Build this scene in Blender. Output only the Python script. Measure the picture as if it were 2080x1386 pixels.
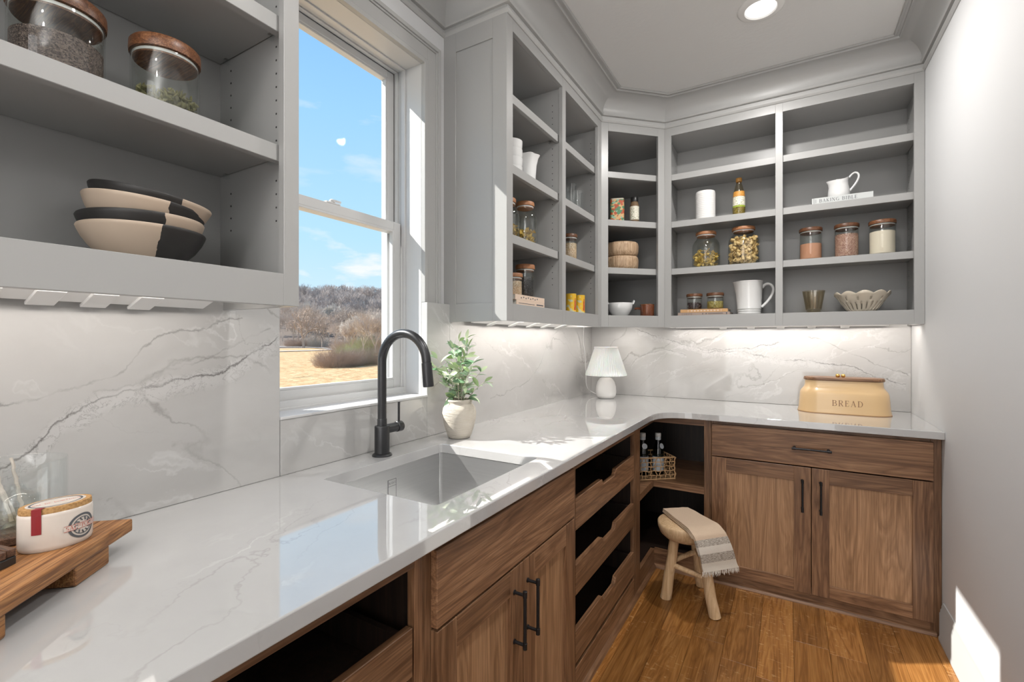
import bpy, bmesh, math, random
from mathutils import Vector, Matrix, noise
R = math.radians; PI = math.pi
random.seed(7)
S = bpy.context.scene; COL = S.collection
for o in list(bpy.data.objects): bpy.data.objects.remove(o)

# ------------------------------------------------------------------ camera
HC = 1.3166; TH = R(30.714)
cd = bpy.data.cameras.new('camera'); cam = bpy.data.objects.new('camera', cd); COL.objects.link(cam)
cam.location = (0, 0, HC); cam.rotation_euler = (PI/2, 0, TH)
cd.sensor_width = 36; cd.lens = 36*946.07/2080; cd.shift_y = -(693-690.07)/2080
cd.clip_start = .02; cd.clip_end = 2000
S.camera = cam
FV = Vector((-math.sin(TH), math.cos(TH))); RV = Vector((math.cos(TH), math.sin(TH)))

# ------------------------------------------------------------------ node helpers
class NT:
    def __init__(s, nt): s.nt = nt
    def n(s, typ, **kw):
        nd = s.nt.nodes.new('ShaderNode'+typ)
        for k, v in kw.items():
            if k.startswith('_'): setattr(nd, k[1:], v)
        for k, v in kw.items():
            if k.startswith('_'): continue
            key = int(k[1:]) if k[0] == 'i' and k[1:].isdigit() else k.replace('__', ' ')
            inp = nd.inputs[key]
            if isinstance(v, bpy.types.NodeSocket): s.nt.links.new(v, inp)
            elif v is not None: inp.default_value = v
        return nd
    def m(s, op, a, b=None, c=None, clamp=False):
        nd = s.nt.nodes.new('ShaderNodeMath'); nd.operation = op; nd.use_clamp = clamp
        for i, v in enumerate((a, b, c)):
            if v is None: continue
            if isinstance(v, bpy.types.NodeSocket): s.nt.links.new(v, nd.inputs[i])
            else: nd.inputs[i].default_value = v
        return nd.outputs[0]
    def mix(s, f, a, b, mode='MIX'):
        nd = s.nt.nodes.new('ShaderNodeMix'); nd.data_type = 'RGBA'; nd.blend_type = mode
        for i, v in ((0, f), (6, a), (7, b)):
            if isinstance(v, bpy.types.NodeSocket): s.nt.links.new(v, nd.inputs[i])
            else: nd.inputs[i].default_value = v if i == 0 else col(v)
        return nd.outputs[2]
    def ramp(s, f, stops, interp='LINEAR'):
        nd = s.nt.nodes.new('ShaderNodeValToRGB'); s.nt.links.new(f, nd.inputs[0])
        cr = nd.color_ramp; cr.interpolation = interp
        while len(cr.elements) < len(stops): cr.elements.new(.5)
        for e, (p, c) in zip(cr.elements, stops): e.position = p; e.color = col(c)
        return nd.outputs[0]
    def sep(s, v):
        nd = s.n('SeparateXYZ', Vector=v); return nd.outputs
    def map(s, v, scale=(1, 1, 1), loc=(0, 0, 0), rot=(0, 0, 0)):
        return s.n('Mapping', Vector=v, Scale=scale, Location=loc, Rotation=rot).outputs[0]
    def noise(s, v, sc, det=3, rough=.5, dist=0):
        return s.n('TexNoise', Vector=v, Scale=sc, Detail=det, Roughness=rough, Distortion=dist).outputs[0]
def col(c):
    if isinstance(c, (int, float)): return (c, c, c, 1)
    return (c[0], c[1], c[2], 1)
MATS = {}
def newmat(name):
    m = bpy.data.materials.new(name); m.use_nodes = True
    nt = m.node_tree; nt.nodes.clear(); t = NT(nt)
    out = nt.nodes.new('ShaderNodeOutputMaterial')
    return m, t, out
def principled(name, base, rough=.5, metal=0, bump=None, bstr=.1, emis=None, coat=0, sub=0, spec=.5, estr=1, bdist=.002, alpha=None):
    m, t, out = newmat(name)
    if callable(base): base = base(t)
    if callable(rough): rough = rough(t)
    b = t.n('BsdfPrincipled')
    def st(k, v):
        if isinstance(v, bpy.types.NodeSocket): t.nt.links.new(v, b.inputs[k])
        else: b.inputs[k].default_value = v
    st('Base Color', base if isinstance(base, bpy.types.NodeSocket) else col(base))
    st('Roughness', rough); st('Metallic', metal); st('Specular IOR Level', spec)
    if coat: st('Coat Weight', coat); st('Coat Roughness', .08)
    if sub: st('Subsurface Weight', sub); b.inputs['Subsurface Scale'].default_value = .02
    if bump:
        h = bump(t); bn = t.n('Bump', Height=h, Strength=bstr, Distance=bdist); t.nt.links.new(bn.outputs[0], b.inputs['Normal'])
    if emis is not None: st('Emission Color', col(emis)); st('Emission Strength', estr)
    t.nt.links.new(b.outputs[0], out.inputs[0]); MATS[name] = m
    return m
def obc(t): return t.n('TexCoord').outputs['Object']
def gen(t): return t.n('TexCoord').outputs['Generated']
def rnd(t): return t.n('ObjectInfo').outputs['Random']

# ------------------------------------------------------------------ world, sun, lights
W = bpy.data.worlds.new('world'); S.world = W; W.use_nodes = True; wt = NT(W.node_tree); W.node_tree.nodes.clear()
tc = wt.n('TexCoord').outputs['Generated']; z = wt.sep(tc)[2]
sky = wt.ramp(z, [(0, (.78, .92, 1.0)), (.06, (.66, .86, 1.0)), (.2, (.50, .79, 1.0)), (.42, (.36, .67, 1.0)), (.75, (.16, .42, .9)), (1, (.1, .3, .75))])
cn = wt.noise(wt.map(tc, (1, 1, 3.2)), 5.5, 6, .55, .2)
cm = wt.m('MULTIPLY', wt.ramp(cn, [(.58, 0), (.70, 1)]), wt.ramp(z, [(.0, 1), (.12, .9), (.3, .25), (.5, .6)]))
skyc = wt.mix(cm, sky, (.97, .97, 1))
bg = wt.n('Background', Color=skyc, Strength=1.0); wo = W.node_tree.nodes.new('ShaderNodeOutputWorld')
W.node_tree.links.new(bg.outputs[0], wo.inputs[0])
def light(name, typ, loc, rot, energy, color=(1, 1, 1), size=1, sy=None, **kw):
    l = bpy.data.lights.new(name, typ); o = bpy.data.objects.new(name, l); COL.objects.link(o)
    o.location = loc; o.rotation_euler = rot; l.energy = energy; l.color = color
    if typ == 'AREA':
        l.size = size
        if sy: l.shape = 'RECTANGLE'; l.size_y = sy
    for k, v in kw.items(): setattr(l, k, v)
    return o
# sun travels along (+x, +y, down)
AZ = R(30.3); EL = R(41.2)
sd = Vector((math.cos(AZ)*math.cos(EL), math.sin(AZ)*math.cos(EL), -math.sin(EL)))
sun = light('sun', 'SUN', (-5, -3, 8), (0, 0, 0), 8.8, (1, .965, .91)); sun.data.angle = R(.55)
sun.rotation_euler = sd.to_track_quat('-Z', 'Y').to_euler()
# two unseen fills added behind the camera to brighten the room, then ceiling lamps
light('rear_fill_light', 'AREA', (-.1, -2.6, 1.25), (R(86), 0, 0), 31, (1, .99, .975), 1.8, 2.5)  # added rear fill; the wall behind it is closed
light('ceiling_bounce_fill', 'AREA', (.05, -1.4, 2.0), (PI, 0, 0), 50, (1, .985, .965), .9, .9)  # added fill aimed up, brightening the room off the ceiling
light('ceiling_lamp_light', 'AREA', (-.108, 2.366, 2.795), (0, 0, 0), 17, (1, .97, .94), .13, shape='DISK')
light('ceiling_lamp_light', 'AREA', (-.108, .75, 2.795), (0, 0, 0), 12.5, (1, .97, .94), .13, shape='DISK')
light('ceiling_lamp_light', 'AREA', (-.108, -.9, 2.795), (0, 0, 0), 6, (1, .97, .94), .13, shape='DISK')
UC = (1, .93, .86)
light('under_cabinet_light', 'AREA', (-1.085, .12, 1.436), (0, R(42), 0), 1.3, UC, .02, .95)
light('under_cabinet_light', 'AREA', (-1.085, 2.25, 1.436), (0, R(42), 0), 3.0, UC, .02, 1.15)
light('under_cabinet_light', 'AREA', (-.05, 3.14, 1.436), (R(42), 0, 0), 2.9, UC, 1.2, .02)
light('under_cabinet_light', 'AREA', (-1.02, 3.10, 1.440), (0, 0, R(45)), 1.3, UC, .25, .03)
S.view_settings.view_transform = 'Standard'; S.view_settings.look = 'None'
S.view_settings.exposure = 0.10; S.view_settings.gamma = 1; S.view_settings.use_curve_mapping = False
try:
    S.cycles.max_bounces = 12; S.cycles.diffuse_bounces = 2; S.cycles.transparent_max_bounces = 24
except Exception: pass

# ------------------------------------------------------------------ materials
GREY = (.395, .394, .386)
principled('cabinet_paint', GREY, .32, bump=lambda t: t.noise(obc(t), 60, 2), bstr=.02)
principled('trim_paint', (.47, .47, .46), .35)
principled('wall_paint', (.76, .765, .77), .55, bump=lambda t: t.noise(obc(t), 120, 3), bstr=.05)
principled('ceiling_paint', (.74, .735, .72), .6, bump=lambda t: t.noise(obc(t), 45, 5, .6), bstr=.35, bdist=.003)
principled('window_white', (.66, .66, .655), .3)
principled('dark_gap', (.02, .02, .02), .8)
principled('black_metal', (.022, .022, .024), .38, metal=.6)
principled('faucet_black', (.060, .061, .064), .34, metal=.75)
principled('white_plastic', (.8, .8, .79), .3)
principled('slot_grey', (.35, .35, .36), .5)
principled('steel', lambda t: t.mix(t.noise(t.map(obc(t), (2, 2, 90)), 3, 4), (.60, .60, .60), (.70, .70, .695)), .33, metal=.9)
principled('chrome', .8, .12, metal=1)
principled('brass', (.75, .5, .16), .18, metal=1)
principled('ceramic_white', (.80, .80, .79), .12, coat=.4)
principled('ceramic_cream', (.66, .585, .47), .18, coat=.4)
principled('matte_white', (.83, .82, .8), .6)
principled('paper', (.78, .74, .66), .8)
principled('black_plastic', (.02, .02, .02), .35)
principled('lens', (.9, .9, .9), .4, emis=(1, .98, .95), estr=1.5)
principled('led', (.9, .9, .9), .4, emis=(1, .95, .88), estr=1.2)
principled('black_glaze', lambda t: t.mix(t.noise(obc(t), 40, 3), (.012, .011, .011), (.03, .028, .026)), .45)
principled('bare_clay', lambda t: t.mix(t.noise(obc(t), 14, 4), (.47, .365, .275), (.55, .44, .34)), .75)
principled('vase_clay', lambda t: t.mix(t.noise(t.map(obc(t), (6, 6, 30)), 3, 5), (.60, .53, .43), (.74, .69, .61)), .85,
           bump=lambda t: t.noise(t.map(obc(t), (8, 8, 60)), 3, 6, .7), bstr=.9, bdist=.006)
principled('shade', (.93, .92, .89), .8, sub=.2)
principled('bin_enamel', (.76, .52, .27), .28, coat=.3)
principled('bin_base', (.45, .24, .09), .4)
principled('bin_text', (.30, .16, .085), .6)
principled('ink', (.10, .10, .11), .6)
principled('ink_grey', (.10, .105, .115), .6)
principled('ink_red', (.55, .10, .06), .6)
principled('seal_red', (.26, .012, .018), .45)
principled('copper', (.62, .33, .19), .25, metal=1)
principled('wicker', lambda t: t.mix(t.noise(t.map(obc(t), (20, 20, 20)), 3, 3), (.40, .22, .10), (.68, .45, .24)), .6)
principled('twig', lambda t: t.mix(t.noise(obc(t), 80, 3), (.50, .45, .39), (.70, .66, .60)), .7)
principled('leaf', lambda t: t.mix(rnd(t), (.36, .52, .22), (.78, .84, .64)), .38, sub=.15)
principled('leaf_dark', lambda t: t.mix(rnd(t), (.14, .30, .14), (.42, .56, .38)), .35)
principled('stem', (.50, .46, .36), .6)
principled('bottle_label', (.62, .67, .72), .4)
principled('pasta', lambda t: t.mix(t.noise(obc(t), 60, 2), (.80, .52, .20), (.95, .72, .36)), .45)
principled('farfalle', lambda t: t.mix(t.noise(obc(t), 40, 2), (.80, .50, .08), (.97, .74, .24)), .45)
principled('seed_green', lambda t: t.mix(t.noise(obc(t), 90, 2), (.16, .16, .07), (.34, .31, .15)), .5)
principled('dark_bean', lambda t: t.mix(t.noise(obc(t), 90, 2), (.02, .008, .010), (.07, .03, .035)), .4)
def speckle(c1, c2, sc):
    return lambda t: t.mix(t.ramp(t.n('TexVoronoi', Vector=obc(t), Scale=sc).outputs['Color'], [(.2, 0), (.8, 1)]), c1, c2)
vb = lambda sc: (lambda t: t.n('TexVoronoi', Vector=obc(t), Scale=sc).outputs[0])
principled('chia', speckle((.025, .016, .012), (.16, .12, .10), 420), .6, bump=vb(420), bstr=.8)
principled('powder', lambda t: t.mix(t.noise(obc(t), 30, 4), (.52, .25, .14), (.60, .31, .19)), .8)
principled('grain_red', speckle((.30, .13, .09), (.60, .40, .30), 320), .5, bump=vb(320), bstr=1)
principled('flour', (.80, .72, .58), .9)
principled('herb', speckle((.20, .17, .02), (.55, .48, .16), 260), .6, bump=vb(260), bstr=1)
principled('oats', speckle((.55, .36, .20), (.80, .64, .46), 230), .6, bump=vb(230), bstr=1)
principled('black_bean', speckle((.008, .008, .009), (.03, .03, .03), 200), .35, bump=vb(200), bstr=1)
principled('spice', lambda t: t.noise(obc(t), 80, 3) and t.mix(t.noise(obc(t), 90, 3), (.13, .08, .04), (.24, .15, .08)), .7)
def towelc(t):
    u = t.n('UVMap').outputs[0]; sx = t.sep(u)[0]
    base = t.mix(t.noise(obc(t), 300, 2), (.64, .48, .34), (.72, .56, .42))
    w = t.m('GREATER_THAN', t.noise(t.map(u, (260, 14, 1)), 1, 2), .50)
    dk = t.mix(w, (.32, .27, .22), (.62, .57, .50))
    f = lambda a, b: t.m('MULTIPLY', t.m('GREATER_THAN', sx, a), t.m('LESS_THAN', sx, b))
    c = t.mix(f(.63, .70), base, dk); c = t.mix(f(.70, .78), c, (.76, .70, .62)); c = t.mix(f(.78, .89), c, dk)
    return t.mix(t.m('GREATER_THAN', sx, .89), c, (.74, .68, .59))
principled('towel', towelc, .95, bump=lambda t: t.m('ADD', t.noise(t.map(t.n('UVMap').outputs[0], (300, 6, 1)), 1, 1), t.noise(t.map(t.n('UVMap').outputs[0], (6, 300, 1)), 1, 1)), bstr=.5)
principled('fringe', (.76, .70, .62), .95)
principled('amber_cap', (.55, .27, .06), .4)
principled('cork', lambda t: t.mix(t.n('TexVoronoi', Vector=obc(t), Scale=260).outputs[0], (.30, .15, .05), (.60, .36, .15)), .8)
principled('canister_glaze', (.72, .64, .57), .15, coat=.3)
def tinart(c):
    def f(t):
        v = t.n('TexVoronoi', Vector=t.map(obc(t), (1, 1, 1)), Scale=70).outputs['Color']; h = t.sep(v)
        a = t.mix(t.m('GREATER_THAN', h[0], .5), c[0], c[1]); b = t.mix(t.m('GREATER_THAN', h[1], .62), a, c[2])
        return t.mix(t.m('GREATER_THAN', h[2], .78), b, c[3])
    return f
principled('tin_floral', tinart([(.50, .09, .03), (.10, .25, .12), (.72, .45, .2), (.30, .50, .38)]), .4)
principled('tin_yellow', lambda t: t.mix(t.m('GREATER_THAN', t.noise(obc(t), 45, 1), .60), (.85, .52, .04), (.62, .62, .40)), .4)
principled('tin_figure', (.55, .06, .03), .5)
principled('label_amber', lambda t: t.mix(t.noise(obc(t), 120, 2), (.55, .16, .02), (.75, .45, .10)), .5)
principled('label_cream', lambda t: t.mix(t.m('GREATER_THAN', t.noise(obc(t), 190, 2), .60), (.82, .79, .66), (.25, .27, .15)), .5)
principled('label_green', (.35, .45, .05), .5)
def thinglass(name, tint=(1, 1, 1), rough=.02, ior=1.45, dens=0.0, gl=1.0):
    m, t, out = newmat(name)
    tr = t.n('BsdfTransparent', Color=col(tint)); g = t.n('BsdfGlossy', Roughness=rough, Color=col((1, 1, 1)))
    fc_ = t.n('LayerWeight', Blend=.5).outputs[1]; f0_ = ((ior-1)/(ior+1))**2
    f = t.m('ADD', t.m('MULTIPLY', t.m('POWER', fc_, 4.5), (1-f0_)*.55), f0_)
    f = t.m('ADD', t.m('MULTIPLY', f, gl), dens, clamp=True)
    mx = t.n('MixShader', Fac=f, i1=tr.outputs[0], i2=g.outputs[0]); t.nt.links.new(mx.outputs[0], out.inputs[0]); MATS[name] = m
thinglass('jar_glass', (.93, .94, .93), .03, 1.45, .012)
thinglass('clear_glass', (.96, .97, .97), .02, 1.45, .015)
thinglass('window_glass', (.985, .99, .99), .01, 1.3, 0.0, .07)
thinglass('smoke_glass', (.86, .82, .73), .03, 1.5, .03)
thinglass('amber_glass', (.84, .78, .66), .03, 1.5, .02)
thinglass('bottle_glass', (.35, .42, .40), .03, 1.5, .03)

AX = {'X': 0, 'Y': 1, 'Z': 2}
def wood(name, cols, axis='Z', rough=.4, sc=1.0, fleck=0, gstr=.55, var=.25, coat=0, gr=1.0):
    def base(t):
        o = obc(t); r = rnd(t)
        off = t.n('CombineXYZ', X=t.m('MULTIPLY', r, 13.7), Y=t.m('MULTIPLY', r, 7.3), Z=t.m('MULTIPLY', r, 23.1)).outputs[0]
        v = t.n('VectorMath', _operation='ADD', i0=o, i1=off).outputs[0]
        s1 = [7*sc]*3; s1[AX[axis]] = .55*sc
        n1 = t.noise(t.map(v, s1), 1.6, 4, .55, .9)
        s2 = [150*sc*gr]*3; s2[AX[axis]] = 3.5*sc
        n2 = t.noise(t.map(v, s2), 1.5, 3, .6)
        s3 = [34*sc]*3; s3[AX[axis]] = .9*sc
        n3 = t.noise(t.map(v, s3), 1.5, 3, .6, .4)
        rings = t.m('ABSOLUTE', t.m('SUBTRACT', t.m('FRACT', t.m('MULTIPLY', n1, 9)), .5))
        f = t.m('ADD', t.m('MULTIPLY', rings, .55), t.m('MULTIPLY', n3, .6))
        c = t.ramp(f, [(.18, cols[0]), (.45, cols[1]), (.75, cols[2])])
        c = t.mix(t.m('MULTIPLY', t.ramp(n2, [(.38, 1), (.56, 0)]), gstr), c, cols[0], 'MULTIPLY' if False else 'MIX')
        if fleck:
            s4 = [16]*3; s4[AX[axis]] = 55
            n4 = t.noise(t.map(v, s4, rot=(0, 0, .35)), 1.6, 2, .5, 1.2)
            msk = t.m('GREATER_THAN', t.noise(v, 2.6, 1), .52)
            c = t.mix(t.m('MULTIPLY', t.m('MULTIPLY', t.ramp(n4, [(.62, 0), (.70, 1)]), msk), fleck), c, cols[3])
        hv = t.n('HueSaturation', Color=c, Value=t.m('ADD', 1-var, t.m('MULTIPLY', r, 2*var)), Saturation=1.0, Hue=.5)
        return hv.outputs[0]
    principled(name, base, rough, coat=coat, bump=None)
    return name
WAL = [(.095, .043, .020), (.245, .127, .064), (.37, .21, .115)]
for a in 'XYZ': wood('walnut_'+a, WAL, a, .38, 1.0, var=.16)
WALP = [(.21, .110, .052), (.40, .225, .118), (.53, .32, .18)]  # paler door panels, colour also raised to suggest reflected sun glow
for a in 'XYZ': wood('walnut_panel_'+a, WALP, a, .36, 1.0, var=.08)
wood('walnut_shaded', [(.010, .006, .004), (.022, .012, .008), (.04, .022, .014)], 'Z', .45, var=.1)  # walnut of the cabinet insides, their shade put into the colour
wood('oak_floor', [(.17, .066, .016), (.33, .142, .037), (.44, .212, .062), (.64, .40, .18)], 'Y', .26, 1.0, fleck=.45, var=.34, gstr=.4)
wood('tray_wood', [(.10, .035, .012), (.37, .165, .055), (.52, .27, .11)], 'X', .5, 1.6, var=.05, gstr=.7)
wood('stool_wood', [(.50, .31, .16), (.68, .47, .27), (.78, .58, .37)], 'Z', .5, 1.0, var=.06, gstr=.25)
wood('lid_acacia', [(.05, .018, .008), (.19, .075, .032), (.38, .19, .09)], 'X', .4, 5.0, var=.25)
wood('lid_teak', [(.28, .11, .045), (.42, .19, .085), (.50, .25, .12)], 'X', .5, 4.0, var=.1)
wood('bowl_wood', [(.26, .15, .08), (.58, .40, .25), (.78, .60, .42)], 'Z', .5, 3.2, var=.08, gstr=.3)
wood('mug_wood', [(.07, .022, .010), (.20, .065, .028), (.30, .11, .05)], 'Z', .3, 4, var=.05)
wood('slat_wood', [(.03, .014, .008), (.12, .06, .035), (.22, .12, .07)], 'X', .5, 5, var=.05)

def stone(name, ax, veins, base=((.49, .482, .47), (.59, .585, .575)), thin=.5, rough=.04, coat=.25, rot=(R(32), 0, 0), st_ax=(1, .2, 1)):
    """quartzite: ax = (u axis, v axis) in object coordinates; veins = (points(u,v), width, strength, broken)"""
    m, t, out = newmat(name)
    o = obc(t); se = t.sep(o); u, v = se[AX[ax[0]]], se[AX[ax[1]]]
    warp = t.n('TexNoise', Vector=o, Scale=3.0, Detail=6, Roughness=.62)
    wv = t.n('VectorMath', _operation='MULTIPLY_ADD', i0=warp.outputs[1], i1=(.22, .22, .22), i2=o).outputs[0]
    big = t.noise(t.map(wv, (1, 1, 2.2), rot=(.5, .6, .4)), 1.5, 5, .55)
    c = t.ramp(big, [(.30, base[0]), (.66, base[1])])
    dg = t.map(t.map(wv, rot=rot), st_ax)
    st = t.noise(t.map(dg, loc=(3.3, 1.7, 5.1)), 7, 3, .5)
    sm_ = t.ramp(t.noise(o, 2.3, 2), [(.46, 0), (.62, 1)])
    stl = t.m('SUBTRACT', 1, t.m('DIVIDE', t.m('ABSOLUTE', t.m('SUBTRACT', st, .56)), .018, clamp=True))
    c = t.mix(t.m('MULTIPLY', t.m('MULTIPLY', stl, sm_), .45), c, (.74, .74, .735))
    for sc_, th, dk, lc in ((2.6, .0055, thin, (0, 0, 0)), (4.6, .005, thin*.6, (4.1, 2.2, 7.7))):
        nz = t.noise(t.map(dg, loc=lc), sc_, 2, .45, .2)
        ln = t.m('SUBTRACT', 1, t.m('DIVIDE', t.m('ABSOLUTE', t.m('SUBTRACT', nz, .5)), th, clamp=True))
        mk = t.ramp(t.noise(t.map(o, loc=lc), 2.2, 2), [(.46, 0), (.6, 1)])
        c = t.mix(t.m('MULTIPLY', t.m('MULTIPLY', ln, mk), dk), c, (.24, .225, .21))
    fine = t.noise(o, 26, 6, .72, .6)
    for pts, wd, stg, brk in veins:
        pts = sorted(pts); u0, u1 = pts[0][0], pts[-1][0]
        vs = [p[1] for p in pts]; v0, v1 = min(vs)-.02, max(vs)+.02
        fc = t.nt.nodes.new('ShaderNodeFloatCurve'); cv = fc.mapping.curves[0]
        nrm = [((p[0]-u0)/(u1-u0), (p[1]-v0)/(v1-v0)) for p in pts]
        cv.points[0].location = nrm[0]; cv.points[1].location = nrm[-1]
        for q in nrm[1:-1]: cv.points.new(*q)
        fc.mapping.update()
        uu = t.m('ADD', u, t.m('MULTIPLY', t.m('SUBTRACT', t.noise(o, 9, 4), .5), .05))
        t.nt.links.new(t.m('DIVIDE', t.m('SUBTRACT', uu, u0), u1-u0, clamp=True), fc.inputs[1])
        cen = t.m('ADD', t.m('MULTIPLY', fc.outputs[0], v1-v0), v0)
        cen = t.m('ADD', cen, t.m('MULTIPLY', t.m('SUBTRACT', t.noise(o, 7, 6, .65), .5), .09))
        d = t.m('SUBTRACT', v, cen); ad = t.m('ABSOLUTE', d)
        inr = t.m('MULTIPLY', t.m('GREATER_THAN', u, u0), t.m('LESS_THAN', u, u1))
        band = t.m('MULTIPLY', t.m('SUBTRACT', 1, t.m('DIVIDE', ad, wd, clamp=True)), inr)
        if brk:   # milky band crossed with dark crackle
            c = t.mix(t.m('MULTIPLY', t.ramp(t.m('MULTIPLY', band, t.m('ADD', fine, .35)), [(.12, 0), (.5, 1)]), .42), c, (.66, .655, .65))
            cr = t.m('SUBTRACT', 1, t.m('DIVIDE', t.m('ABSOLUTE', t.m('SUBTRACT', fine, .5)), .017, clamp=True))
            c = t.mix(t.m('MULTIPLY', t.m('MULTIPLY', cr, t.ramp(band, [(.0, 0), (.4, 1)])), stg*.6), c, (.17, .16, .155))
        edge = t.m('SUBTRACT', 1, t.m('DIVIDE', t.m('ABSOLUTE', t.m('SUBTRACT', d, wd*.35 if brk else 0)), .0042, clamp=True))
        em = t.m('MULTIPLY', t.m('MULTIPLY', edge, inr), t.ramp(t.noise(o, 11, 3), [(.36, .15), (.56, 1)]))
        c = t.mix(t.m('MULTIPLY', em, stg), c, (.14, .13, .125))
    b = t.n('BsdfPrincipled', Base__Color=c, Roughness=rough); b.inputs['Specular IOR Level'].default_value = .6; b.inputs['Coat Weight'].default_value = coat; b.inputs['Coat Roughness'].default_value = .01
    t.nt.links.new(b.outputs[0], out.inputs[0]); MATS[name] = m
stone('splash_left', 'YZ', [([(.05, 1.0), (.28, 1.075), (.36, 1.14), (.45, 1.19), (.55, 1.205), (.66, 1.225), (.76, 1.27), (.84, 1.34)], .034, .9, True),
                            ([(.25, 1.19), (.42, 1.235), (.50, 1.30), (.60, 1.345), (.72, 1.37)], .006, .55, False),
                            ([(.40, 1.20), (.60, 1.265), (.80, 1.345)], .005, .45, False)])
stone('splash_mid', 'YZ', [([(1.50, 1.10), (1.60, 1.17), (1.66, 1.30), (1.70, 1.39)], .006, .5, False),
                           ([(1.95, 1.02), (2.25, 1.06), (2.45, 1.13), (2.62, 1.30), (2.75, 1.37)], .02, .35, False)])
stone('splash_back', 'XZ', [([(-.95, 1.375), (-.78, 1.32), (-.62, 1.27), (-.42, 1.235), (-.25, 1.25), (-.05, 1.285)], .03, .7, True),
                            ([(-.98, 1.13), (-.9, 1.2), (-.84, 1.22), (-.7, 1.23), (-.6, 1.2)], .02, .5, True),
                            ([(-.5, 1.22), (-.2, 1.215), (.0, 1.18), (.2, 1.165), (.4, 1.10), (.56, 1.06)], .035, .7, True),
                            ([(.1, 1.33), (.25, 1.27), (.4, 1.19), (.57, 1.12)], .006, .5, False)], rot=(0, R(28), 0), st_ax=(.2, 1, 1))
stone('counter_stone', 'YX', [([(.0, -1.0), (.35, -.98), (.55, -.93), (.75, -.86), (1.0, -.76)], .006, .5, False),
                              ([(.45, -1.25), (.6, -1.2), (.72, -1.12)], .006, .4, False),
                              ([(1.7, -1.2), (2.1, -1.05), (2.5, -.85), (2.9, -.55)], .02, .3, False)],
      base=((.475, .472, .466), (.555, .553, .55)), thin=.3, rough=.018, coat=.8, rot=(0, 0, R(-25)), st_ax=(1, .2, 1))

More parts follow.
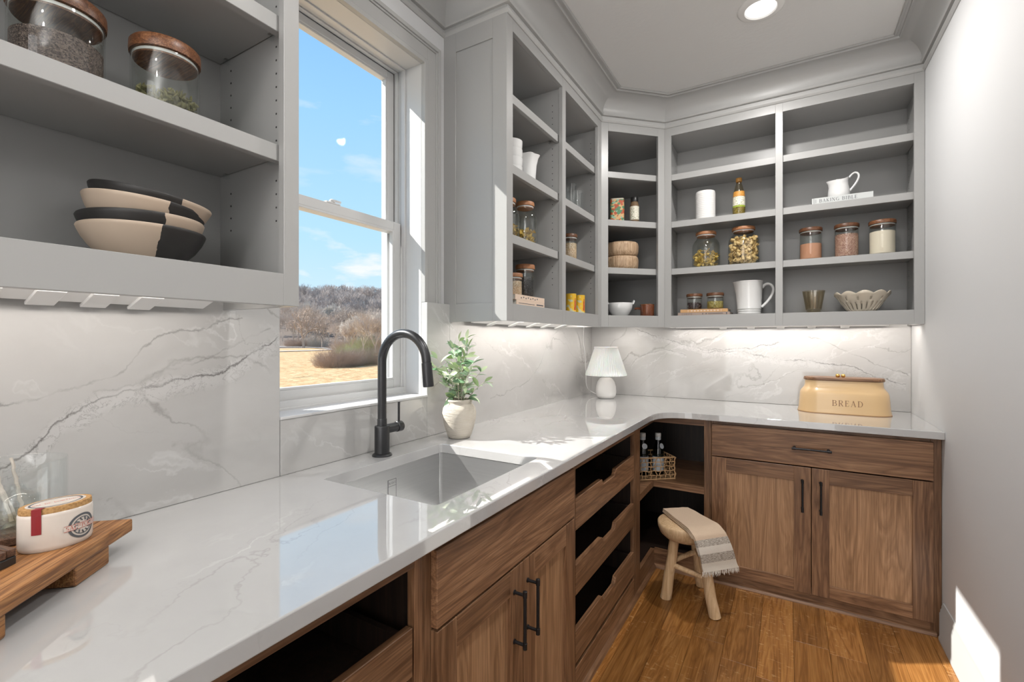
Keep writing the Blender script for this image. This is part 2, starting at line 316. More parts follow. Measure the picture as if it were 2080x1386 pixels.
# ------------------------------------------------------------------ mesh helpers
BASE = {}
class MB:
    def __init__(s, M=None): s.bm = bmesh.new(); s.M = M
    def _v(s, p):
        p = Vector(p)
        return s.bm.verts.new(s.M @ p if s.M else p)
    def face(s, vs):
        try: return s.bm.faces.new(vs)
        except ValueError: return None
    def box(s, x0, x1, y0, y1, z0, z1):
        v = [s._v((x, y, z)) for z in (z0, z1) for y in (y0, y1) for x in (x0, x1)]
        for f in ((0, 2, 3, 1), (4, 5, 7, 6), (0, 1, 5, 4), (2, 6, 7, 3), (0, 4, 6, 2), (1, 3, 7, 5)): s.face([v[i] for i in f])
        return s
    def prism(s, pts, z0, z1, f=lambda a, b, c: (a, b, c)):
        a = [s._v(f(p[0], p[1], z0)) for p in pts]; b = [s._v(f(p[0], p[1], z1)) for p in pts]; n = len(pts)
        s.face(a[::-1]); s.face(b)
        for i in range(n): s.face([a[i], a[(i+1) % n], b[(i+1) % n], b[i]])
        return s
    def rings(s, rings, cap0=True, cap1=True, closed=False):
        vs = [[s._v(p) for p in r] for r in rings]; n = len(vs[0])
        pairs = list(zip(vs, vs[1:])) + ([(vs[-1], vs[0])] if closed else [])
        for a, b in pairs:
            for i in range(n): s.face([a[i], a[(i+1) % n], b[(i+1) % n], b[i]])
        if cap0 and not closed: s.face(vs[0][::-1])
        if cap1 and not closed: s.face(vs[-1])
        return s
    def lathe(s, prof, n=32, c=(0, 0, 0), sx=1, sy=1, rf=None, cap0=True, cap1=True):
        rr = []
        for r, z in prof:
            ring = []
            for i in range(n):
                a = 2*PI*i/n; k = rf(a, z) if rf else 1
                ring.append((c[0]+r*k*sx*math.cos(a), c[1]+r*k*sy*math.sin(a), c[2]+z))
            rr.append(ring)
        return s.rings(rr, cap0, cap1)
    def tube(s, pts, r, n=10, closed=False, flat=1.0):
        pts = [Vector(p) for p in pts]; N = len(pts); rr = []; prev = None
        for i, p in enumerate(pts):
            a = pts[(i-1) % N] if (closed or i > 0) else p; b = pts[(i+1) % N] if (closed or i < N-1) else p
            d = (b-a)
            if d.length < 1e-9: d = Vector((0, 0, 1))
            d.normalize()
            if prev is None: x = d.orthogonal().normalized()
            else:
                x = prev - d*prev.dot(d)
                x = x.normalized() if x.length > 1e-6 else d.orthogonal().normalized()
            prev = x; y = d.cross(x); rad = r[i] if isinstance(r, (list, tuple)) else r
            rr.append([p + (x*math.cos(2*PI*k/n)+y*math.sin(2*PI*k/n)*flat)*rad for k in range(n)])
        return s.rings(rr, closed=closed)
    def sphere(s, c, r, n=16, m=10, sc=(1, 1, 1)):
        prof = [(max(1e-4, math.sin(PI*i/m)), -math.cos(PI*i/m)) for i in range(m+1)]
        rr = [[(c[0]+r*sc[0]*q*math.cos(2*PI*k/n), c[1]+r*sc[1]*q*math.sin(2*PI*k/n), c[2]+r*sc[2]*z) for k in range(n)] for q, z in prof]
        return s.rings(rr)
    def build(s, name, mat, parent=None, smooth=False, bevel=0, seg=2, stuff=False, world=True, ang=40):
        bmesh.ops.recalc_face_normals(s.bm, faces=s.bm.faces)
        me = bpy.data.meshes.new(name)
        if world and parent is not None and parent.name in BASE:
            bmesh.ops.translate(s.bm, verts=s.bm.verts, vec=-Vector(BASE[parent.name]))
        s.bm.to_mesh(me); s.bm.free()
        mats = mat if isinstance(mat, (list, tuple)) else [mat]
        for q in mats: me.materials.append(MATS[q])
        o = bpy.data.objects.new(name, me); COL.objects.link(o)
        if parent is not None:
            o.parent = parent
            if parent.name in BASE: BASE[o.name] = BASE[parent.name]
        if smooth:
            me.shade_smooth() if hasattr(me, 'shade_smooth') else None
            try: me.set_sharp_from_angle(angle=R(ang))
            except Exception: pass
        if bevel:
            bv = o.modifiers.new('bevel', 'BEVEL'); bv.width = bevel; bv.segments = seg; bv.limit_method = 'ANGLE'; bv.angle_limit = R(35); bv.harden_normals = False
        if stuff: o['kind'] = 'stuff'
        return o
def tag(o, label=None, cat=None, group=None, kind=None):
    if label: o['label'] = label
    if cat: o['category'] = cat
    if group: o['group'] = group
    if kind: o['kind'] = kind
    return o
def thing(name, loc, label=None, cat=None, group=None, kind=None, rz=0, world=True):
    o = bpy.data.objects.new(name, None); COL.objects.link(o); o.location = loc; o.rotation_euler = (0, 0, rz)
    o.empty_display_size = .05
    if world: BASE[o.name] = tuple(loc)
    return tag(o, label, cat, group, kind)
def struct(o): o['kind'] = 'structure'; return o
def lab(o, l): o['label'] = l; return o

# ------------------------------------------------------------------ room shell
XW = -1.318; XS = -1.286; XU = -.9902; YW = 3.371; YS = 3.3411; YU = 3.0428; XR = .5836; XF = -.6311; YF = 2.6951; YB0 = -3.0
ZC = 2.806; UB = 1.394; UT = 2.667
WY0, WY1, WZ0, WZ1 = .829, 1.478, 1.083, 2.468
wl = struct(thing('wall_left', (0, 0, 0)))
b = MB()
for a in ((XW-.2, XW, YB0, WY0-.01, -.3, 3.0), (XW-.2, XW, WY1+.01, YW+.2, -.3, 3.0), (XW-.2, XW, WY0-.01, WY1+.01, -.3, WZ0-.02), (XW-.2, XW, WY0-.01, WY1+.01, WZ1+.02, 3.0)): b.box(*a)
b.build('plaster', 'wall_paint', wl)
wb = struct(thing('wall_back', (0, 0, 0)))
MB().box(XW-.2, XR+.2, YW, YW+.2, -.3, 3.0).build('plaster', 'wall_paint', wb)
wr = struct(MB().box(XR, XR+.2, YB0, YW+.2, -.3, 3.0).build('wall_right', 'wall_paint'))
struct(MB().box(XW-.2, XR+.2, YB0-.2, YB0, -.3, 3.0).build('wall_front', 'wall_paint'))
struct(MB().box(XW-.2, XR+.2, YB0-.2, YW+.2, ZC, ZC+.2).build('ceiling', 'ceiling_paint'))
# quartzite slabs on the walls, parts of them
MB().box(XW, XS, -.6, WY0, .9142, 1.447).build('backsplash_slab', 'splash_left', wl, bevel=.002)
MB().box(XW, XS, WY0+.0012, WY1-.0012, .9142, WZ0+.004).build('backsplash_slab', 'splash_mid', wl, bevel=.002)
MB().box(XW, XS, WY1, 1.6285, .9142, 1.472).build('backsplash_slab', 'splash_mid', wl, bevel=.002)
MB().box(XW, XS, 1.6285, YW, .9142, 1.447).build('backsplash_slab', 'splash_mid', wl)
MB().box(XS, XR-.001, YS, YW, .9142, 1.447).build('backsplash_slab', 'splash_back', wb, bevel=.002)
# floor planks
fl = struct(thing('floor', (0, 0, 0)))
struct(MB().box(XW, XR, YB0, YW, -.06, -.022).build('subfloor', 'dark_gap', fl))
PM = {}
k0 = -.37 - .1295*8
for r_ in range(17):
    x0 = k0 + .1295*r_; x1 = x0+.1295
    if x1 < XW+.01 or x0 > XR: continue
    random.seed(50+r_)
    y = YB0 - random.random()*1.0
    cuts = [YB0]
    while y < YW:
        y += random.choice((.75, 1.05, 1.35, 1.6, .55)) + random.random()*.2
        if y < YW: cuts.append(y)
    if r_ == 8: cuts = [YB0, -1.6, -.4, .9, 2.195]
    cuts = [c for i, c in enumerate(cuts) if c >= YB0] + [YW]
    cuts = sorted(set(cuts))
    for a, c in zip(cuts, cuts[1:]):
        if c-a < .02: continue
        bb = MB(); zt_ = random.uniform(-.0006, 0)
        bb.box(max(x0, XW)+.0004, min(x1, XR)-.0004, a+.0004, c-.0004, -.02, zt_)
        bb.build('plank', 'oak_floor', fl, bevel=.0007, seg=1)
# baseboard right
bp = [(0, 0), (.019, 0), (.019, .012), (.016, .020), (.016, .118), (.013, .124), (.013, .132), (.009, .140), (.009, .150), (.004, .163), (0, .163)]
o = struct(MB().prism([(XR-p[0]+.0, p[1]) for p in bp], YB0, YF+.018, lambda a, b_, c: (a, c, b_)).build('baseboard_right', 'trim_paint', smooth=True, ang=30))
# crown and cove following the cabinet faces
def offset_path(P, d):
    n = len(P); out = []
    for i in range(n):
        a, b_, c = Vector(P[i-1]), Vector(P[i]), Vector(P[(i+1) % n])
        d1 = (b_-a).normalized(); d2 = (c-b_).normalized(); n1 = Vector((-d1.y, d1.x)); n2 = Vector((-d2.y, d2.x))
        k = 1+n1.dot(n2); m_ = (n1+n2)/k if k > .1 else n1
        out.append(b_+m_*d)
    return out
PATH = [(XR, YB0), (XR, YU), (-.679, YU), (XU, 2.741), (XU, 1.631), (XW, 1.631), (XW, .686), (XU, .686), (XU, -.45), (XW, -.45), (XW, YB0)]
def sweep(prof, name, mat):
    b = MB(); loops = []
    for off, zz in prof:
        loops.append([b._v((p.x, p.y, zz)) for p in offset_path(PATH, off)])
    n = len(PATH)
    for la, lb in zip(loops, loops[1:]):
        for i in range(n): b.face([la[i], la[(i+1) % n], lb[(i+1) % n], lb[i]])
    return b.build(name, mat, smooth=True, ang=28)
struct(sweep([(0, 2.655), (.004, 2.655), (.008, 2.659), (.012, 2.666), (.012, 2.673), (.003, 2.676), (.003, 2.690), (.016, 2.692), (.020, 2.697), (.020, 2.704), (.012, 2.708), (0, 2.708)], 'trim_1', 'trim_paint'))
cove = [(0, 2.704), (.013, 2.704)] + [(.013+.093-.093*math.cos(R(a)), 2.706+.093*math.sin(R(a))) for a in range(0, 91, 6)] + \
       [(.106, 2.7955), (.114, 2.794), (.118, 2.797), (.120, 2.802), (.130, 2.802), (.133, 2.7975), (.140, 2.797), (.143, 2.801), (.143, 2.808)]
struct(sweep(cove, 'trim_2', 'trim_paint'))

# ------------------------------------------------------------------ window
win = struct(thing('window_1', (XW, 1.1535, WZ0)))
def frame(b, x0, x1, y0, y1, z0, z1, w, wb_=None, wt_=None):
    wb_ = wb_ or w; wt_ = wt_ or w
    b.box(x0, x1, y0, y0+w, z0, z1); b.box(x0, x1, y1-w, y1, z0, z1)
    b.box(x0, x1, y0+w, y1-w, z0, z0+wb_); b.box(x0, x1, y0+w, y1-w, z1-wt_, z1)
# jamb extension
b = MB()
b.box(-1.50, XW-.0005, WY0-.012, WY0, WZ0, WZ1+.014); b.box(-1.50, XW-.0005, WY1, WY1+.012, WZ0, WZ1+.014); b.box(-1.50, XW-.0005, WY0, WY1, WZ1, WZ1+.014)
b.build('jamb', 'window_white', win, bevel=.001)
b = MB()   # casing with stepped profile, above the stone
for (w0, w1, th) in ((-.004, .014, .020), (.014, .018, .012), (.018, .070, .015), (.070, .078, .020), (.078, .094, .026)):
    x1 = XW+th
    b.box(XW, x1, WY1+.004+w0, WY1+.004+w1, 1.472, WZ1+.004+w1)
    b.box(XW, x1, WY0-.004-w1, WY0-.004-w0, 1.447, WZ1+.004+w1)
    b.box(XW, x1, WY0-.004-w0, WY1+.004+w0, WZ1+.004+w0, WZ1+.004+w1)
b.build('casing', 'trim_paint', win, bevel=.0015)
b = MB()
b.box(-1.40, XS+.003, WY0, WY1, WZ0-.004, WZ0+.005)
b.build('stool', 'window_white', win, bevel=.002)
b = MB()   # window unit frame with sash tracks
frame(b, -1.425, -1.405, WY0, WY1, WZ0+.005, WZ1, .008, .028, .006)
frame(b, -1.465, -1.447, WY0, WY1, WZ0+.005, WZ1, .008, .02, .006)
frame(b, -1.53, -1.495, WY0, WY1, WZ0+.005, WZ1, .020, .02, .02)
b.box(-1.53, -1.40, WY0, WY1, WZ0-.01, WZ0+.012)
b.build('frame', 'window_white', win, bevel=.001)
def sash(name, x0, x1, z0, z1, st, bt, tp):
    y0, y1 = WY0+.008, WY1-.008
    b = MB(); frame(b, x0, x1, y0, y1, z0, z1, st, bt, tp); s_ = b.build(name, 'window_white', win, bevel=.003)
    b = MB(); xm = (x0+x1)/2
    frame(b, xm-.010, xm+.010, y0+st-.001, y1-st+.001, z0+bt-.001, z1-tp+.001, .009); b.build('glazing_bead', 'window_white', s_, bevel=.002)
    b = MB(); b.box(xm-.001, xm+.001, y0+st, y1-st, z0+bt, z1-tp); b.build('pane', 'window_glass', s_)
    return s_
lo = sash('lower_sash', -1.445, -1.427, 1.112, 1.812, .040, .038, .036)
up = sash('upper_sash', -1.493, -1.467, 1.775, 2.462, .036, .038, .030)
b = MB(); b.box(-1.447, -1.428, 1.10, 1.16, 1.812, 1.818); b.lathe([(.011, 0), (.011, .008), (.006, .012)], 16, (-1.437, 1.13, 1.818)); b.box(-1.440, -1.434, 1.125, 1.168, 1.823, 1.831)
b.build('sash_lock', 'window_white', win, bevel=.001)

# ------------------------------------------------------------------ wall cabinets
SH = [1.767, 2.066, 2.366]
def frameM(O, Wd, Dd):
    return Matrix(((Wd[0], Dd[0], 0, O[0]), (Wd[1], Dd[1], 0, O[1]), (0, 0, 1, 0), (0, 0, 0, 1)))
def wall_cab(base, M, width, depth, bays, label, endpanel=False):
    """local w along the face, d into the wall"""
    t = thing('wall_cabinet', base, label, 'cabinet')
    b = MB(M); z0, z1 = UB, UT+.03
    xs = [0]+[q for bay in bays for q in bay]+[width]
    for i in range(0, len(xs), 2): b.box(xs[i], xs[i+1], 0, .02, z0, z1)
    for a, c in bays: b.box(a, c, 0, .02, z0, 1.467); b.box(a, c, 0, .02, 2.605, z1)
    b.build('face_frame', 'cabinet_paint', t, bevel=.0008, seg=1)
    D = depth
    for a, c in ((0, .017), (width-.017, width)):
        b = MB(M); b.box(a, c, .02, D, UB+.0, z1); b.build('side_panel', 'cabinet_paint', t)
    MB(M).box(.017, width-.017, D-.008, D, 1.45, z1).build('back_panel', 'cabinet_paint', t)
    MB(M).box(.017, width-.017, .02, D-.008, 1.449, 1.467).build('bottom_panel', 'cabinet_paint', t)
    MB(M).box(.017, width-.017, .02, D-.008, 2.605, 2.625).build('top_panel', 'cabinet_paint', t)
    inner = []
    for i, (a, c) in enumerate(bays):
        l = .017 if i == 0 else (bays[i-1][1]+a)/2+.009; r = width-.017 if i == len(bays)-1 else (c+bays[i+1][0])/2-.009
        inner.append((l, r))
        if i: MB(M).box((bays[i-1][1]+a)/2-.009, (bays[i-1][1]+a)/2+.009, .02, D-.008, 1.467, 2.605).build('divider', 'cabinet_paint', t)
    pins = MB(M); holes = MB(M)
    for l, r in inner:
        for zt in SH:
            b = MB(M); b.box(l+.002, r-.002, .024, .044, zt-.038, zt); b.box(l+.002, r-.002, .044, D-.012, zt-.020, zt)
            b.build('shelf', 'cabinet_paint', t, bevel=.001, seg=1)
            for x in (l, r-.012):
                for y in (.075, D-.05): pins.box(x, x+.012, y-.005, y+.005, zt-.032, zt-.020)
        for x, sg in ((l, 1), (r, -1)):
            for yy in (.062, D-.06):
                z_ = 1.60
                while z_ < 2.56:
                    if min(abs(z_-q+.01) for q in SH) > .03:
                        holes.box(min(x, x+sg*.0006), max(x, x+sg*.0006), yy-.0020, yy+.0020, z_-.0020, z_+.0020)
                    z_ += .032
    pins.build('shelf_pins', 'clear_glass', t, stuff=True); holes.build('peg_holes', 'dark_gap', t, stuff=True)
    return t
# near cabinet left of window
M1 = frameM((XU, -.45), (0, 1), (-1, 0))
wall_cab((XU, -.45, UB), M1, 1.136, .318, [(.043, 1.098)], 'light grey open wall cabinet holding black and tan bowls, left of window')
M2 = frameM((XU, 1.631), (0, 1), (-1, 0))
c2 = wall_cab((XU, 1.631, UB), M2, 1.110, .318, [(.043, .538), (.580, 1.055)], 'tall grey open two-bay wall cabinet just right of the window')
b = MB()    # end panel with recessed centre
b.box(XW, -1.252, 1.625, 1.631, UB, 2.70); b.box(-1.060, XU, 1.625, 1.631, UB, 2.70); b.box(-1.252, -1.060, 1.625, 1.631, UB, 1.470); b.box(-1.252, -1.060, 1.625, 1.631, 2.574, 2.70)
b.build('end_panel', 'cabinet_paint', c2, bevel=.0008, seg=1)
M3 = frameM((-.679, YU), (1, 0), (0, 1))
wall_cab((-.679, YU, UB), M3, XR+.679-.001, .318, [(.040, .614), (.650, 1.221)], 'wide grey open wall cabinet on back wall beside right wall')
# corner cabinet
t = thing('wall_cabinet', (-.834, 2.892, UB), 'grey angled corner wall cabinet between the two longer ones', 'cabinet')
p0 = Vector((XU, 2.741)); p1 = Vector((-.679, YU)); dv = (p1-p0); L = dv.length; dv.normalize(); nv = Vector((-dv.y, dv.x))
MC = frameM(p0, dv, nv)
b = MB(MC)
b.box(0, .046, 0, .02, UB, 2.697); b.box(L-.046, L, 0, .02, UB, 2.697); b.box(.046, L-.046, 0, .02, UB, 1.467); b.box(.046, L-.046, 0, .02, 2.605, 2.697)
b.build('face_frame', 'cabinet_paint', t, bevel=.0008, seg=1)
MB().box(XW+.001, XU, 2.7415, 2.757, UB, 2.7).build('side_panel', 'cabinet_paint', t)
MB().box(-.695, -.6795, YU, YW-.001, UB, 2.7).build('side_panel', 'cabinet_paint', t)
MB().box(XW+.001, XW+.009, 2.757, YW-.001, 1.45, 2.7).build('back_panel', 'cabinet_paint', t)
MB().box(XW+.009, -.695, YW-.009, YW-.001, 1.45, 2.7).build('back_panel', 'cabinet_paint', t)
def corner_poly(ins):
    a = p0+nv*ins; c = p1+nv*ins
    return [(a.x+.0, max(a.y, 2.758)), (XW+.010, 2.758), (XW+.010, YW-.010), (-.696, YW-.010), (-.696, c.y-.012)]
for nm, z0, z1 in (('bottom_panel', 1.449, 1.467), ('top_panel', 2.605, 2.625)): MB().prism(corner_poly(.021), z0, z1).build(nm, 'cabinet_paint', t)
for zt in SH:
    b = MB(); b.prism(corner_poly(.045), zt-.02, zt); b.M = MC; b.box(.025, L-.025, .026, .046, zt-.038, zt); b.build('shelf', 'cabinet_paint', t, bevel=.001, seg=1)

# under-cabinet light bars and angled power strips
def strip(M, w0, w1, D, outs, label, end=0):
    t = thing('power_strip', (M @ Vector(((w0+w1)/2, D-.06, 1.41))), label, 'power strip')
    prof = [(D-.040, 1.4475), (D-.040, 1.3925), (D-.095, 1.410), (D-.095, 1.4475)]
    b = MB(M); b.prism([(p[0], p[1]) for p in prof], w0, w1, lambda a, c, e: (e, a, c)); b.build('housing', 'white_plastic', t, bevel=.001)
    MB(M).box(w0, w1, .05, .082, 1.436, 1.4475).build('light_bar', 'led', t, bevel=.001)
    a = Vector((D-.026, 1.388)); c = Vector((D-.108, 1.414)); dd = (c-a).normalized(); nn = Vector((dd.y, -dd.x))
    if nn.y > 0: nn = -nn
    for w in outs:
        b = MB(M)
        def q(u, v, h):   # u along strip, v across slope, h out
            p = a+dd*v+nn*h; return (w+u, p.x, p.y)
        def plate(u0, u1, v0, v1, h0, h1):
            vs = [b._v(q(u, v, h)) for h in (h0, h1) for v in (v0, v1) for u in (u0, u1)]
            for f in ((0, 2, 3, 1), (4, 5, 7, 6), (0, 1, 5, 4), (2, 6, 7, 3), (0, 4, 6, 2), (1, 3, 7, 5)): b.face([vs[i] for i in f])
        plate(-.021, .021, .002, .078, -.001, .0055); pl = b.build('outlet', 'white_plastic', t, bevel=.0012)
        b = MB(M); plate(-.014, -.003, .02, .024, .0046, .0050); plate(-.010, -.006, .013, .020, .0046, .0050); plate(.004, .014, .050, .056, .0046, .0050); plate(-.014, -.002, .052, .054, .0046, .0050)
        b.build('slots', 'slot_grey', pl, stuff=True)
    return t
strip(M1, .02, 1.05, .295, [.76, .841, .921, .675], 'white angled outlet strip under the near left cabinet')
strip(M2, .10, 1.09, .295, [.264, .464, .656, .829, 1.02], 'white outlet strip under cabinet right of window')
strip(M3, .02, 1.16, .297, [.313, .474, .636, .796, .959], 'white outlet strip under the back wall cabinet')

# ------------------------------------------------------------------ countertop
HX0, HX1, HY0, HY1 = -1.157, -.735, .878, 1.408
ct = thing('countertop', (-.95, 1.4, .88), 'glossy white veined stone L-shaped countertop with sink cutout', 'countertop')
outer = [(XW+.001, -.35), (XF, -.35), (XF, 2.50)]
for i in range(1, 9):
    q = i/9; a = Vector((XF, 2.50)); m_ = Vector((XF, YF)); c = Vector((-.455, YF)); outer.append(tuple(a*(1-q)**2+m_*2*q*(1-q)+c*q*q))
outer += [(-.455, YF), (XR-.0005, YF), (XR-.0005, YW-.001), (XW+.001, YW-.001)]
hole = []
for cx, cy, a0 in ((HX0, HY0, 180), (HX1, HY0, 270), (HX1, HY1, 0), (HX0, HY1, 90)):
    r_ = .012; ox = cx+(r_ if cx == HX0 else -r_); oy = cy+(r_ if cy == HY0 else -r_)
    for k in range(5): a = R(a0+90*k/4); hole.append((ox+r_*math.cos(a), oy+r_*math.sin(a)))
b = MB(); bm = b.bm
def ringz(pts, z_): return [b._v((p[0], p[1], z_)) for p in pts]
ot, ob_, ht, hb = ringz(outer, .914), ringz(outer, .8795), ringz(hole, .914), ringz(hole, .8795)
for A_, B_ in ((ot, ob_), (ht, hb)):
    for i in range(len(A_)): b.face([A_[i], A_[(i+1) % len(A_)], B_[(i+1) % len(A_)], B_[i]])
bm.edges.index_update()
for A_, H_ in ((ot, ht), (ob_, hb)):
    es = []
    for rg in (A_, H_):
        for i in range(len(rg)): es.append(bm.edges.get((rg[i], rg[(i+1) % len(rg)])))
    bmesh.ops.triangle_fill(bm, edges=es, use_beauty=True, normal=(0, 0, 1))
b.build('slab', 'counter_stone', ct, bevel=.003, seg=3)

# sink
sk = thing('sink', (-.946, 1.143, .66), 'brushed steel rectangular sink sunk into the countertop', 'sink')
b = MB()
x0, x1, y0, y1, zb, zt = HX0-.002, HX1+.002, HY0-.002, HY1+.002, .66, .879
def rr(x0, x1, y0, y1, r_, z_, n=5):
    out = []
    for cx, cy, a0 in ((x0+r_, y0+r_, 180), (x1-r_, y0+r_, 270), (x1-r_, y1-r_, 0), (x0+r_, y1-r_, 90)):
        for k in range(n): a = R(a0+90*k/(n-1)); out.append((cx+r_*math.cos(a), cy+r_*math.sin(a), z_))
    return out
e = .02
b.rings([rr(x0-e, x1+e, y0-e, y1+e, .02, zt), rr(x0, x1, y0, y1, .010, zt), rr(x0, x1, y0, y1, .010, zb+.012), rr(x0+.012, x1-.012, y0+.012, y1-.012, .01, zb), rr(-.99, -.90, 1.10, 1.19, .044, zb-.006),
         rr(-.99, -.90, 1.10, 1.19, .044, zb-.02), rr(x0-.002, x1+.002, y0-.002, y1+.002, .012, zb-.002), rr(x0-.002, x1+.002, y0-.002, y1+.002, .012, zt-.002), rr(x0-e, x1+e, y0-e, y1+e, .02, zt-.002)], cap0=False, cap1=False, closed=False)
b.build('basin', 'steel', sk, smooth=True, ang=35)
MB().lathe([(.042, 0), (.042, .003), (.03, .004), (.028, .001), (.001, .001)], 24, (-.945, 1.145, zb-.004)).build('drain', 'chrome', sk, smooth=True)

# glyphs drawn as thin ribbons ------------------------------------------------
TK, TN = .13, .05
def line(a, c, w): return [(a, w), (c, w)]
def arc(cx, cy, rx, ry, a0, a1, n=12):
    return [((cx+rx*math.cos(R(a0+(a1-a0)*i/n)), cy+ry*math.sin(R(a0+(a1-a0)*i/n))), TN+(TK-TN)*abs(math.cos(R(a0+(a1-a0)*i/n)))**1.5) for i in range(n+1)]
def ser(x, y, w=.13): return line((x-w, y), (x+w, y), TN)
def stem(x, y0=0, y1=1, w=TK): return [line((x, y0), (x, y1), w), ser(x, y0+.02), ser(x, y1-.02)]
G = {
 'I': (.36, stem(.18)), 'B': (.74, stem(.18)+[line((.15, .97), (.4, .97), TN), arc(.4, .75, .2, .22, 90, -90), line((.15, .53), (.42, .53), TN), arc(.42, .275, .24, .25, 90, -90), line((.15, .03), (.42, .03), TN)]),
 'R': (.76, stem(.18)+[line((.15, .97), (.4, .97), TN), arc(.4, .74, .2, .23, 90, -90), line((.15, .51), (.4, .51), TN), line((.36, .5), (.66, .03), TK), ser(.68, .02, .08)]),
 'E': (.68, stem(.18)+[line((.15, .97), (.56, .97), TN), line((.56, .98), (.58, .78), TN), line((.15, .52), (.45, .52), TN), line((.45, .62), (.45, .42), TN), line((.15, .03), (.58, .03), TN), line((.58, .02), (.61, .24), TN)]),
 'A': (.78, [line((.38, 1), (.12, .02), TN), line((.38, 1), (.66, .02), TK), line((.2, .34), (.55, .34), TN), ser(.12, .02, .1), ser(.66, .02, .11)]),
 'D': (.82, stem(.18)+[line((.15, .97), (.36, .97), TN), arc(.36, .5, .34, .47, 90, -90), line((.15, .03), (.36, .03), TN)]),
 'K': (.78, stem(.18)+[line((.2, .42), (.6, .97), TN), line((.32, .58), (.66, .03), TK), ser(.6, .98, .1), ser(.68, .02, .1)]),
 'N': (.84, [line((.16, 0), (.16, 1), TN), line((.16, 1), (.68, .03), TK), line((.68, 0), (.68, 1), TN), ser(.16, .02, .11), ser(.12, .98, .09), ser(.68, .98, .11)]),
 'G': (.84, [arc(.44, .5, .34, .47, 50, 310), line((.68, .08), (.68, .42), TK), ser(.68, .42, .12)]),
 'L': (.64, stem(.18)+[line((.15, .03), (.56, .03), TN), line((.56, .02), (.59, .28), TN)]),
 'C': (.78, [arc(.44, .5, .34, .47, 50, 310), line((.66, .86), (.66, .66), TN)]),
 'U': (.82, [line((.2, 1), (.2, .33), TK), arc(.42, .33, .22, .3, 180, 360), line((.64, .33), (.64, 1), TN), ser(.2, .98, .12), ser(.64, .98, .1)]),
 'T': (.76, stem(.38)+[line((.06, .97), (.70, .97), TN), line((.06, .97), (.06, .78), TN), line((.70, .97), (.70, .78), TN)]),
 'S': (.62, [arc(.32, .74, .19, .23, 30, 270), arc(.32, .27, .21, .24, 90, -150)]), 'O': (.86, [arc(.43, .5, .35, .47, 0, 360, 22)]),
 'P': (.7, stem(.18)+[line((.15, .97), (.4, .97), TN), arc(.4, .74, .2, .23, 90, -90), line((.15, .51), (.4, .51), TN)]), ' ': (.4, [])}
def text_w(s, sp=.12): return sum(G[c][0]+sp for c in s)-sp
def lettering(b, s, f, h, x0, y0, sp=.12):
    """f(u,v) -> point; letters of height h starting at x0,y0"""
    x = 0
    for ch in s:
        w, strokes = G[ch]
        for st in strokes:
            vs = []
            for i, (p, wd) in enumerate(st):
                a = st[max(0, i-1)][0]; c = st[min(len(st)-1, i+1)][0]
                dx, dy = c[0]-a[0], c[1]-a[1]; l = math.hypot(dx, dy) or 1; nx, ny = -dy/l*wd/2, dx/l*wd/2
                vs.append((b._v(f(x0+(x+p[0]+nx)*h, y0+(p[1]+ny)*h)), b._v(f(x0+(x+p[0]-nx)*h, y0+(p[1]-ny)*h))))
            for (a1, a2), (c1, c2_) in zip(vs, vs[1:]): b.face([a1, a2, c2_, c1])
        x += w+sp
# sticker on the sink's back side
SK = 1.133
b = MB(); b.box(HX0-.0019, HX0-.0008, SK, SK+.038, .745, .842); st = b.build('sticker', 'steel', sk)
b = MB()
for a, c, d_, e_ in ((0, .038, .0, .0012), (0, .038, .0958, .097), (0, .0012, 0, .097), (.0368, .038, 0, .097), (0, .038, .074, .075)):
    b.box(HX0-.0008, HX0-.0005, SK+a, SK+c, .745+d_, .745+e_)
b.build('border', 'ink_grey', st)
b = MB(); lettering(b, 'BLANCO', lambda u, v: (HX0-.0006, SK+u, .745+v), .0072, .0032, .081, .05); b.build('lettering', 'ink', st)

# faucet
FX, FY = -1.214, 1.160
fc_ = thing('faucet', (FX, FY, .914), 'matte black gooseneck faucet standing behind the sink', 'faucet')
MB().lathe([(.034, 0), (.034, .004), (.030, .008), (.026, .010)], 32, (FX, FY, .914)).build('escutcheon', 'faucet_black', fc_, smooth=True)
MB().lathe([(.0255, .008), (.0255, .100), (.0245, .103), (.016, .104)], 32, (FX, FY, .914)).build('body', 'faucet_black', fc_, smooth=True)
MB().lathe([(.0165, .103), (.0165, .126), (.0160, .128)], 28, (FX, FY, .914)).build('collar', 'faucet_black', fc_, smooth=True)
pts = [(FX, FY, 1.041+i*.02) for i in range(10)]; zc = 1.236; ra = .101
pts += [(FX+ra-ra*math.cos(R(a)), FY, zc+ra*math.sin(R(a))) for a in range(0, 177, 4)]
MB().tube(pts, .0150, 20).build('spout', 'faucet_black', fc_, smooth=True)
e1 = Vector(pts[-1]); dr = (Vector(pts[-1])-Vector(pts[-2])).normalized()
MB().tube([e1, e1+dr*.002, e1+dr*.0025, e1+dr*.075, e1+dr*.08, e1+dr*.081], [.0145, .0145, .0165, .0178, .0170, .012], 24).build('spray_head', 'faucet_black', fc_, smooth=True)
MB().box(e1.x+.0145, e1.x+.019, FY-.004, FY+.004, e1.z-.065, e1.z-.035).build('spray_button', 'black_plastic', fc_, bevel=.001)
hz = 1.003
MB().tube([(FX, FY, hz), (FX, FY+.066, hz)], .0165, 24).build('valve', 'faucet_black', fc_, smooth=True)
hd = MB().tube([(FX, FY+.068, hz), (FX, FY+.070, hz), (FX, FY+.092, hz), (FX, FY+.094, hz)], [.016, .0185, .0185, .017], 24).build('handle', 'faucet_black', fc_, smooth=True)
MB().tube([(FX, FY+.081, hz+.016), (FX, FY+.081, hz+.088)], .0042, 12).build('lever', 'faucet_black', hd, smooth=True)

